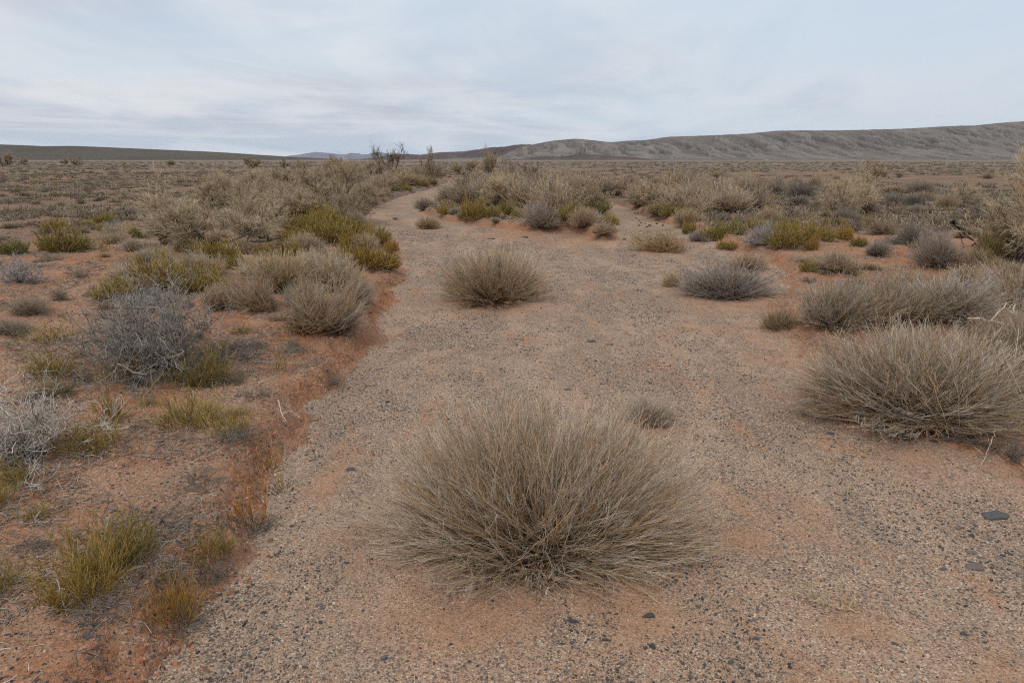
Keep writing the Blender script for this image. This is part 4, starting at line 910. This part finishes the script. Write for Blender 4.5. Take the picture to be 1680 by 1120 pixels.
ML = hill_mat('ridge_scrub', [(.060, .055, .048), (.080, .070, .058), (.098, .083, .068)], .003)
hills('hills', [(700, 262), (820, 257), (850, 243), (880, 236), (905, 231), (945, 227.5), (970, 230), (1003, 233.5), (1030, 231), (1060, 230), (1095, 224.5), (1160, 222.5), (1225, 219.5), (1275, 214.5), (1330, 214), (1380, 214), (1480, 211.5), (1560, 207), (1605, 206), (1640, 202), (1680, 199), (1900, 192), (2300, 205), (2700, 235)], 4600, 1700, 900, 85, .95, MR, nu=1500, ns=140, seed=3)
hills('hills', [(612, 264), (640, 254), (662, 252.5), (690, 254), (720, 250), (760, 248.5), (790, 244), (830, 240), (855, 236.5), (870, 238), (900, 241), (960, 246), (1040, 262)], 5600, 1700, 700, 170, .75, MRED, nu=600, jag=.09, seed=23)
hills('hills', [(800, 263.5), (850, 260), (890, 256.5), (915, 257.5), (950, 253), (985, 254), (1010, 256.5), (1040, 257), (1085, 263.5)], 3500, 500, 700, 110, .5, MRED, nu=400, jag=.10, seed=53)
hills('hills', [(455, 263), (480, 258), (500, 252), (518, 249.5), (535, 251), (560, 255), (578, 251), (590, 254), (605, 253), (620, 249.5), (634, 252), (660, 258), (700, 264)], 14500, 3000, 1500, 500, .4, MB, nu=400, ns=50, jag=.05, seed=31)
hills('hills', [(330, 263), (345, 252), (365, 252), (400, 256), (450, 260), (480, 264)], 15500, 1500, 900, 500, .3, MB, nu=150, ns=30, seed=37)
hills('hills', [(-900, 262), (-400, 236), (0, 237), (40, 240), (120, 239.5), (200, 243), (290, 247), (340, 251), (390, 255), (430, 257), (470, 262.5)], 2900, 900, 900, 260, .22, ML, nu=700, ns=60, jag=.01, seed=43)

# ------------------------------------------------------------------ gravel and soil crumbs
def chips(n, rmin, rmax, s0, s1, flat_, pal, seed, usebed, thr, sides, name, power=1.0, gx=None, fall=0):
    r_ = np.random.RandomState(seed)
    N = n*4; r = (r_.uniform(0, 1, N)**power)*(rmax-rmin)+rmin; a = r_.uniform(-.78, .78, N)
    x, y = np.sin(a)*r, np.cos(a)*r
    h, de, left, edge = terrain(x, y, True)
    nz = .6*fbm(x*1.1, y*.42, 301, 4) + .4*fbm(x*4.6, y*3.4, 303, 3) - .35*drifted(x, y)*(sides > 4)
    p = ss(nz, thr-.07, thr+.10)
    if usebed == 2: p = (.15+.85*ss(fbm(x*1.6, y*1.6, 311, 3), -.2, .3))*(np.exp(-((de-.03)/.11)**2)*(.3+left) + .10*(de > .1)*left)
    else: p = p*np.where(de < 0, 1-.6*ss(de, -.3, 0), .40*np.exp(-np.maximum(de, 0)/1.2)+.16) + .10*(de < -.1)
    k = np.where(r_.uniform(size=N) < p)[0][:n]; x, y, h, r = x[k], y[k], h[k], r[k]; n = len(k)
    s = s0*(s1/s0)**(r_.uniform(size=n)**2.8)*(1+fall*r)
    an = np.arange(sides)*2*math.pi/sides; an = an[None] + r_.uniform(-.35, .35, (n, sides)) + r_.uniform(0, 6.28, (n, 1))
    rr = s[:, None]*.5*r_.uniform(.65, 1.15, (n, sides)); el = r_.uniform(.3, .95, n); ro = r_.uniform(0, 3.14, n)
    X = np.cos(an)*rr; Y = np.sin(an)*rr*el[:, None]; c, s_ = np.cos(ro)[:, None], np.sin(ro)[:, None]
    X, Y = X*c-Y*s_, X*s_+Y*c; ht = s*flat_*r_.uniform(.5, 1.2, n)
    sh = r_.uniform(.55, .85, (n, 1)) if usebed != 2 else r_.uniform(.30, .60, (n, 1)); ti = r_.normal(size=(n, 2))*.16
    B = np.stack([x[:, None]+X, y[:, None]+Y, np.broadcast_to((h-ht*.35)[:, None], X.shape)], -1)
    X2, Y2 = X*sh, Y*sh
    T = np.stack([x[:, None]+X2, y[:, None]+Y2, h[:, None]+ht[:, None]*.65 + X2*ti[:, :1] + Y2*ti[:, 1:]], -1)
    V = np.concatenate([B, T], 1); i = np.arange(n*2*sides).reshape(n, 2, sides)
    F = [np.stack([i[:, 0], np.roll(i[:, 0], -1, 1), np.roll(i[:, 1], -1, 1), i[:, 1]], -1).reshape(-1, 4)]
    t = i[:, 1]
    if sides == 4: F.append(t)
    else: F += [t[:, [0, 1, 2, 3]], t[:, [0, 3, 4, 5]]]
    pal = np.array(pal); w = pal[:, 3]/pal[:, 3].sum(); c = pal[r_.choice(len(pal), n, p=w), :3]*r_.uniform(.75, 1.25, (n, 1))
    me = rawmesh(name, V.reshape(-1, 3), np.vstack(F), np.repeat(c, 2*sides, 0), M_PB, smooth=False)
    o = link(bpy.data.objects.new(name, me)); o['kind'] = 'stuff'; o['category'] = 'gravel'
    return o
DK = [(.045, .048, .052, 4), (.075, .078, .080, 4), (.13, .125, .12, 3), (.17, .13, .11, 1.2), (.42, .34, .28, .5)]
PK = [(.38, .28, .20, 4), (.34, .205, .13, 4), (.46, .38, .30, 2), (.24, .165, .13, 2.5), (.09, .09, .095, 2.5), (.55, .51, .46, .3)]
chips(130000, 1.3, 17, .0036, .017, .38, DK, 401, 1, -.02, 6, 'gravel', power=1.1, fall=.07)['label'] = 'dark slate chips strewn in drifts over the wash bed'
chips(150000, 1.3, 6.5, .0030, .0062, .6, PK, 402, 1, -.25, 4, 'gravel', power=1.1, fall=.12)['label'] = 'fine pink and cream grit covering the wash bed'
chips(500, 1.5, 12, .018, .040, .35, DK, 403, 1, .02, 6, 'gravel', power=1.1)['label'] = 'coarser slate pebbles lying among the dark chips'

SCL = [(.30, .138, .074, 4), (.25, .115, .064, 3), (.35, .185, .110, 2), (.20, .10, .065, 1.5)]
o_ = chips(42000, 1.3, 13, .006, .042, .45, SCL, 404, 2, 0, 6, 'soil_crumbs', power=1.2, fall=.05); o_['label'] = 'red crumbs of dry soil broken from the bank'; o_['category'] = 'soil'
# dead leaf and twig bits on the soil
def litter(n, seed, rmin, rmax, L0, L1, cols, label, leftonly=True, k0=-.05):
    r_ = np.random.RandomState(seed); N = n*8
    r = r_.uniform(0, 1, N)**1.1*(rmax-rmin)+rmin; a = r_.uniform(-.78, .78, N); x, y = np.sin(a)*r, np.cos(a)*r
    h, de, left, edge = terrain(x, y, True); nz = fbm(x*1.1, y*1.1, seed, 4)
    pr = ss(nz, k0, k0+.3)*np.where(de > .1, 1, .03)
    k = np.where(r_.uniform(size=N) < pr)[0][:n]; n = len(k); S = np.c_[x[k], y[k], h[k]+.002]
    a = r_.uniform(0, 6.28, n); D = np.c_[np.cos(a), np.sin(a), r_.uniform(-.02, .25, n)]
    P = grow(r_, S, D, r_.uniform(L0, L1, n), 4, .25, 0, floor=-9); hz = terrain(P[:, :, 0], P[:, :, 1]).reshape(n, 4)
    P[:, :, 2] = np.maximum(P[:, :, 2], hz+.002)
    c = np.array(cols)[r_.randint(len(cols), size=n)]*r_.uniform(.7, 1.2, (n, 1))
    V, F, C = tubes(P, taper(n, 4, .0013, .0007, r_)*(1+r[k][:, None]*.10), np.repeat(c[:, None], 4, 1))
    o = link(bpy.data.objects.new('plant_litter', rawmesh('plant_litter', V, F, C, M_TW)))
    o['kind'] = 'stuff'; o['category'] = 'plant litter'; o['label'] = label
litter(36000, 501, 1.6, 18, .02, .10, [(.32, .28, .24), (.24, .20, .165), (.38, .34, .29), (.16, .13, .105)], 'grey bits of dead twig scattered over the red soil')
litter(1500, 502, 1.8, 9, .02, .07, [(.52, .45, .36), (.55, .52, .48)], 'pale broken straw scattered over the soil', k0=-.2)

# ------------------------------------------------------------------ single stones
def slab(seed, sides=9, thick=.28, el=.5):
    r_ = np.random.RandomState(seed); an = np.sort(np.linspace(0, 2*math.pi, sides, endpoint=False) + r_.uniform(-.25, .25, sides))
    rr = r_.uniform(.30, .56, sides); X, Y = np.cos(an)*rr, np.sin(an)*rr*el
    rings = []
    for f, z in ((.80, -.5), (1.0, -.15), (.97, .22), (.84, .46), (.45, .54), (.0, .52)):
        q = r_.normal(size=(sides, 3))*.012; q[:, 2] *= .8
        rings.append(np.c_[X*f, Y*f, np.full(sides, z*thick*.5)] + q*(f > 0) + np.c_[np.zeros((sides, 2)), X*f*.12])
    V = np.vstack(rings); n = len(rings); i = np.arange(n*sides).reshape(n, sides)
    F = np.stack([i[:-1], np.roll(i[:-1], -1, 1), np.roll(i[1:], -1, 1), i[1:]], -1).reshape(-1, 4)
    return rawmesh('rock', V, F, None, M_ST, smooth=False)
SL = [slab(i, 6+i % 3, (.22, .30, .18, .42)[i % 4], (.45, .6, .75, .5)[i % 4]) for i in range(8)]
RK = [(1633, 849, 50, 0, .95, .10, 'biggest black slate slab lying alone on the right gravel'),
 (1594, 908, 22, 5, 2.2, .3, 'reddish brown flat stone, upper of two below the black slab'),
 (1598, 930, 32, 6, 2.0, -.1, 'reddish brown flat slab, lower and wider of two below the black slab'),
 (1362, 712, 16, 1, .9, 0, 'dark flat stone furthest left under the large spreading shrub'),
 (1318, 681, 10, 2, 1.0, .4, 'small dark stone left of the large spreading shrub'),
 (1456, 703, 18, 3, 1.2, .2, 'grey stone tucked against the dead twigs of the spreading shrub'),
 (1474, 714, 20, 4, 1.5, -.2, 'grey green slate, second in the row of slabs'),
 (1487, 722, 26, 5, .8, .1, 'black slate slab in the middle of the row'),
 (1532, 726, 16, 1, .8, .3, 'short black slab under the yellow sprig in the row'),
 (1552, 721, 32, 2, 1.9, 0, 'brown grey slab ending the row under the spreading shrub'),
 (1455, 697, 16, 7, .8, 1.2, 'dark upright chip at the start of the row of slabs'),
 (1370, 586, 14, 6, 1.5, .2, 'grey stone on the orange sand beyond the spreading shrub'),
 (1065, 1011, 26, 3, .85, .2, 'black stone at the bottom centre, largest of its scatter'),
 (940, 1019, 22, 4, .8, 0, 'black flat stone below the foot of the largest shrub'),
 (994, 1050, 14, 7, .8, .5, 'black stone nearest the frame bottom below the largest shrub'),
 (1240, 1048, 14, 1, 1.2, .2, 'dark grey rounded stone on gravel near the dry sprig'),
 (1350, 1095, 11, 0, 1.3, .1, 'dark grey pebble by the frame bottom right of the dry sprig'),
 (1467, 1057, 12, 2, 1.1, .1, 'dark oval pebble right of the dry sprig'),
 (1140, 922, 10, 5, 5.0, .2, 'small white pebble beside the largest shrub'),
 (1548, 935, 16, 7, 1.3, .4, 'brown grey stone left of the two reddish slabs'),
 (1572, 867, 18, 4, 1.8, .1, 'half buried grey brown stone left of the black slab'),
 (433, 1005, 14, 3, .9, .2, 'dark rounded stone on gravel right of the near left plants'),
 (500, 1094, 16, 4, 1.3, .1, 'grey stone at the frame bottom near the crumbled bank'),
 (146, 1046, 26, 5, 1.2, .5, 'slate slab leaning on the soil under the near left plants'),
 (145, 1078, 12, 6, 1.5, .2, 'small grey stone below the leaning slate slab'),
 (58, 1117, 14, 1, 1.5, .2, 'grey stone cut by the frame bottom at the left'),
 (262, 727, 17, 6, 2.2, .1, 'grey flat stone, left of a pair below the spreading clump'),
 (294, 740, 14, 7, 1.8, .3, 'grey stone, right of a pair below the spreading clump'),
 (236, 703, 12, 2, 1.2, .1, 'small dark stone above the pair of grey stones'),
 (575, 771, 18, 2, .8, .2, 'black chip alone on gravel left of the largest shrub'),
 (970, 562, 20, 3, 1.1, .1, 'dark stone cluster piece in the middle of the wash'),
 (1000, 566, 16, 5, 1.4, .1, 'grey stone beside the dark one in the middle of the wash'),
 (930, 640, 14, 4, 1.3, 0, 'grey stone on the gravel behind the largest shrub'),
 (498, 520, 14, 1, 2.0, .1, 'brown stone on the red slope beside the hanging dome'),
 (1108, 337, 16, 3, .85, .3, 'dark bluish rock, upper one on the red bank'),
 (1099, 342, 10, 0, .7, .5, 'black rock, lower one on the red bank'),
 (823, 393, 12, 5, 4.5, .2, 'whitish flat stone among dark chips before the sandbar'),
 (806, 393, 16, 2, .9, .1, 'dark stone beside the whitish one before the sandbar'),
 (861, 391, 14, 1, 1.0, .1, 'dark flat stone on gravel below the sandbar front'),
 (1038, 420, 10, 4, .9, .1, 'small dark stone near the straw coloured flat tuft'),
 (1450, 420, 8, 2, 1.1, .1, 'small dark stone on red soil beyond the hedge'),
 (560, 712, 9, 0, .9, .1, 'small black chip on gravel below the bank foot'),
 (93, 575, 10, 5, 1.4, .1, 'small grey stone between the green sprigs'),
]
for u, v, w, k, br, tilt, lab in RK:
    x, y, z = at(u, v); s = w*dep(x, y, z)/FPX*1.1
    o = link(bpy.data.objects.new('rock', SL[k])); o.location = (x, y, z+s*.04); o.scale = (s, s, s)
    o.rotation_euler = (rs.uniform(-.1, .1), tilt*.3, rs.uniform(-.3, .3)); b_ = .075*br
    o.color = (b_*1.0, b_*(1.02 if br < 1.9 else .80), b_*(1.08 if br < 1.9 else .68), 1); o['label'] = lab; o['category'] = 'stone'
# animal droppings
dp = [(216, 490), (240, 510), (255, 525), (240, 547), (290, 533), (320, 543), (305, 562), (382, 535), (432, 547), (205, 447), (330, 552), (118, 662), (228, 447)]
def dung():
    r_ = np.random.RandomState(9); a = np.linspace(0, 2*math.pi, 10, endpoint=False); V = []
    for j, t in enumerate(np.linspace(-1.45, 1.45, 6)):
        V.append(np.c_[np.cos(a)*math.cos(t)*.5*r_.uniform(.9, 1.1, 10), np.sin(a)*math.cos(t)*.42, np.full(10, math.sin(t)*.3+.2)])
    i = np.arange(60).reshape(6, 10); F = np.stack([i[:-1], np.roll(i[:-1], -1, 1), np.roll(i[1:], -1, 1), i[1:]], -1).reshape(-1, 4)
    return rawmesh('dropping', np.vstack(V), F, None, M_ST)
DG = dung()
for a_, b_ in dp:
    x, y, z = at(1000+a_/4.94, 260+b_/4.94)
    o = link(bpy.data.objects.new('dropping', DG)); s = rs.uniform(.05, .085); o.location = (x, y, z-.002); o.scale = (s, s, s*.9); o.rotation_euler = (0, 0, rs.uniform(0, 3))
    o.color = (.016, .014, .012, 1); o['label'] = 'black animal dropping, one of those strewn on gravel right of the sandbar'; o['category'] = 'dropping'; o['group'] = 'animal droppings on the gravel'

# ------------------------------------------------------------------ dead wood
def wood(name, label, cat, paths, col, u, v, rough=.12, twigs=0, seed=0, parts=None):
    """paths: list of (radius0, radius1, [(x,y,z) in metres from the foot]) ; first path is the main stem"""
    r_ = np.random.RandomState(seed+900); x, y, z = at(u, v)
    root = link(bpy.data.objects.new(name, None)) if len(paths) > 1 or twigs else None
    out = []
    for r0, r1, pt in paths:
        pt = np.array(pt, float); K = 16; tt = np.linspace(0, len(pt)-1, K)
        P = np.stack([np.interp(tt, np.arange(len(pt)), pt[:, i]) for i in range(3)], 1)
        seg = np.linalg.norm(pt[-1]-pt[0]); P[1:-1] += r_.normal(size=(K-2, 3))*seg*.012
        rad = np.linspace(r0, r1, K)*r_.uniform(1-rough, 1+rough, K)
        C = np.array(col)[None, None]*r_.uniform(.7, 1.2, (1, K, 1))*np.ones((1, K, 3))
        out.append((P, tubes(P[None], rad[None], C, 7)))
    if root is None:
        o = link(bpy.data.objects.new(name, rawmesh(name, *out[0][1], M_WD))); root = o
    else:
        link(bpy.data.objects.new('main_stem', rawmesh('main_stem', *out[0][1], M_WD)), root)
        for P, t in out[1:]: link(bpy.data.objects.new('side_branch', rawmesh('side_branch', *t, M_WD)), root)
        if twigs:
            Ps = np.stack([P for P, t in out]); S2, D2, L2, t2 = kids(r_, Ps, twigs, .2, 1, .8, .1)
            P2 = grow(r_, S2, D2, L2*r_.uniform(.12, .3, len(L2)), 5, .3, 0, -1)
            r1 = paths[0][1]; V = tubes(P2, taper(len(P2), 5, r1*.6, r1*.25, r_), grad(len(P2), 5, np.array(col)*.9, np.array(col)*1.2, r_))
            link(bpy.data.objects.new('fine_twigs', rawmesh('fine_twigs', *V, M_WD)), root)
    root.location = (x, y, z); root['label'] = label; root['category'] = cat
    return root
m_ = lambda px, u, v: px*dep(*at(u, v))/FPX
k = m_(1, 1600, 402)
wood('fallen_log', 'charred black split log propped on dead limbs by the leaning tree', 'log',
     [(.040, .024, [(-40*k, 0, 36*k), (-15*k, .05, 24*k), (16*k, .1, 13*k)]), (.018, .010, [(-22*k, 0, 22*k), (2*k, .02, 6*k), (8*k, 0, -8*k)]), (.016, .008, [(16*k, .1, 13*k), (0, .05, 0), (6*k, -.05, -12*k)]),
      (.008, .004, [(-20*k, .1, 20*k), (-19*k, -.05, 0), (-14*k, -.1, -16*k)])], (.055, .050, .047), 1598, 404, .25, 0, 1)
k = m_(1, 425, 400)
wood('fallen_limb', 'twisted grey fallen limbs lying under the dark limbed tree', 'dead branch',
     [(.030, .012, [(-42*k, 0, 3*k), (-15*k, .1, 7*k), (8*k, .2, 6*k), (32*k, .1, 14*k)]), (.020, .007, [(-15*k, .1, 7*k), (-28*k, .2, 16*k), (-42*k, .1, 24*k)]), (.020, .008, [(8*k, .2, 6*k), (14*k, 0, 26*k), (24*k, 0, 38*k)]),
      (.016, .006, [(-20*k, 0, 6*k), (-8*k, -.1, 20*k), (-14*k, 0, 36*k)]), (.014, .005, [(20*k, .1, 8*k), (30*k, -.1, 2*k), (44*k, 0, 6*k)])], (.16, .14, .13), 425, 404, .2, 8, 2)
k = m_(1, 1640, 560)
wood('bleached_branch', 'bleached forked branch arching over the shrub at the right frame edge', 'dead branch',
     [(.006, .013, [(-60*k, 0, 46*k), (-20*k, 0, 43*k), (20*k, -.05, 32*k), (80*k, -.1, 30*k)]), (.008, .004, [(28*k, -.05, 32*k), (-10*k, -.1, 12*k), (-32*k, -.12, 2*k)]), (.005, .002, [(4*k, -.1, 20*k), (8*k, -.1, 10*k), (12*k, -.1, 4*k)]),
      (.004, .002, [(0, -.1, 14*k), (-30*k, -.1, 14*k), (-62*k, -.1, 13*k)]), (.006, .003, [(50*k, -.05, 30*k), (20*k, 0, 48*k), (0, 0, 60*k)])], (.55, .49, .41), 1640, 570, .15, 5, 3)
k = m_(1, 1044, 340)
wood('dead_snag', 'white forked dead branch standing at the near edge of the far thicket', 'dead branch',
     [(.018, .008, [(2*k, 0, 0), (0, 0, 8*k), (-6*k, 0, 16*k), (-9*k, 0, 27*k)]), (.012, .006, [(0, 0, 6*k), (-8*k, 0, 3*k), (-13*k, 0, 0)]), (.010, .005, [(0, 0, 8*k), (5*k, 0, 3*k), (9*k, 0, 1*k)])], (.42, .38, .35), 1042, 338, .2, 4, 4)
k = m_(1, 258, 415)
wood('fallen_stick', 'dark crooked stick lying on red soil beyond the thorn shrub', 'stick', [(.016, .010, [(-22*k, 0, 4*k), (-5*k, .05, .025), (20*k, 0, .03)])], (.06, .05, .045), 258, 417, .3, 0, 5)
k = m_(1, 897, 965)
wood('fallen_stick', 'short white stick lying under the front of the largest shrub', 'stick', [(.0035, .006, [(3*k, 0, 10*k), (0, 0, .01), (-2*k, -.03, .006)])], (.62, .53, .42), 897, 972, .2, 0, 6)
k = m_(1, 1356, 998)
wood('dry_sprig', 'yellowish broken dry sprig lying on the gravel at bottom right', 'dry sprig',
     [(.0030, .0018, [(48*k, -.03, .008), (10*k, -.01, .02), (-20*k, .03, .02), (-46*k, .06, .03)]), (.0022, .0012, [(20*k, -.02, .015), (28*k, .02, .05), (24*k, .04, .09)]), (.0022, .0012, [(0, 0, .02), (-20*k, .08, .03), (-30*k, .12, .05)]), (.0022, .0012, [(30*k, -.02, .01), (50*k, .03, .03), (62*k, .02, .02)])],
     (.42, .33, .19), 1356, 1000, .1, 16, 7)
k = m_(1, 1286, 915)
wood('fallen_twig', 'thin bent grey twig standing on the gravel right of the largest shrub', 'twig', [(.0014, .0022, [(-6*k, .08, 14*k), (-2*k, .02, .05), (4*k, -.02, .008), (18*k, -.02, .006)])], (.40, .35, .32), 1286, 918, .1, 0, 8)
k = m_(1, 1612, 765)
wood('dry_stalk', 'pale upright dry stalk below the large spreading shrub', 'dry stalk', [(.003, .0018, [(-8*k, 0, -8*k), (0, 0, 30*k), (10*k, .02, 66*k)]), (.002, .001, [(-2*k, 0, 16*k), (-12*k, 0, 30*k), (-22*k, 0, 36*k)])], (.50, .43, .33), 1615, 768, .1, 4, 9)
k = m_(1, 460, 690)
wood('fallen_twig', 'bleached curved twig lying at the broken bank edge', 'twig', [(.004, .002, [(-12*k, .1, .10), (-2*k, .03, .04), (10*k, -.02, .008)]), (.003, .0015, [(-2*k, .03, .04), (12*k, .06, .05), (26*k, .05, .01)])], (.48, .43, .37), 462, 694, .1, 3, 10)
k = m_(1, 235, 660)
wood('fallen_stalk', 'long straw coloured stalk slanting up beside the big thorn shrub', 'dry stalk', [(.004, .002, [(-45*k, 0, 2*k), (-5*k, 0, 30*k), (42*k, 0, 82*k)])], (.33, .27, .12), 235, 695, .1, 10, 11)
k = m_(1, 120, 970)
wood('flower_stalk', 'pale knobbly seed stalk rising from the bushiest near clump', 'dry stalk', [(.003, .0015, [(4*k, -.06, 0), (2*k, -.06, 26*k), (-2*k, -.06, 70*k)])], (.52, .46, .38), 122, 985, .1, 26, 12)
k = m_(1, 80, 870)
wood('fallen_twig', 'curved grey twig on bare soil at the far left', 'twig', [(.003, .0015, [(-10*k, .05, .03), (-8*k, .0, .02), (14*k, -.01, .01)])], (.34, .31, .28), 66, 862, .1, 3, 13)
k = m_(1, 1440, 690)
wood('fallen_twig', 'bleached forked twig lying under the left wing of the spreading shrub', 'twig', [(.006, .003, [(-20*k, -.05, .01), (-8*k, 0, .05), (4*k, .05, .08)]), (.004, .002, [(-4*k, .02, .05), (8*k, -.05, .02), (22*k, -.1, .006)])], (.50, .46, .42), 1425, 700, .1, 3, 14)
k = m_(1, 885, 900)
wood('dry_sprig', 'tan papery seed sprig hanging in the front of the largest shrub', 'dry sprig', [(.003, .002, [(4*k, 0, 0), (0, -.03, 26*k), (-10*k, -.05, 60*k)]), (.002, .001, [(0, 0, 14*k), (14*k, -.04, 40*k), (20*k, -.04, 64*k)])], (.44, .36, .27), 905, 948, .1, 16, 15)

# ------------------------------------------------------------------ air
def haze():
    X, Y0, Y1, Z0, Z1 = 19000, -18500, 18600, -60, 345
    V = [(x, y, z) for z in (Z0, Z1) for y in (Y0, Y1) for x in (-X, X)]
    F = [(0, 2, 3, 1), (4, 5, 7, 6), (0, 1, 5, 4), (2, 6, 7, 3), (0, 4, 6, 2), (1, 3, 7, 5)]
    m = bpy.data.materials.new('haze'); m.use_nodes = True; nt = m.node_tree; nt.nodes.clear()
    out = nt.nodes.new('ShaderNodeOutputMaterial'); v = nt.nodes.new('ShaderNodeVolumePrincipled')
    v.inputs['Color'].default_value = (.72, .84, 1.0, 1); v.inputs['Density'].default_value = 1.7e-5; v.inputs['Anisotropy'].default_value = .2
    nt.links.new(v.outputs[0], out.inputs['Volume'])
    o = link(bpy.data.objects.new('haze', rawmesh('haze', np.array(V, float), np.array(F), None, m, smooth=False)))
    o['kind'] = 'stuff'; o.display_type = 'WIRE'
HAZE = True
if HAZE: haze()
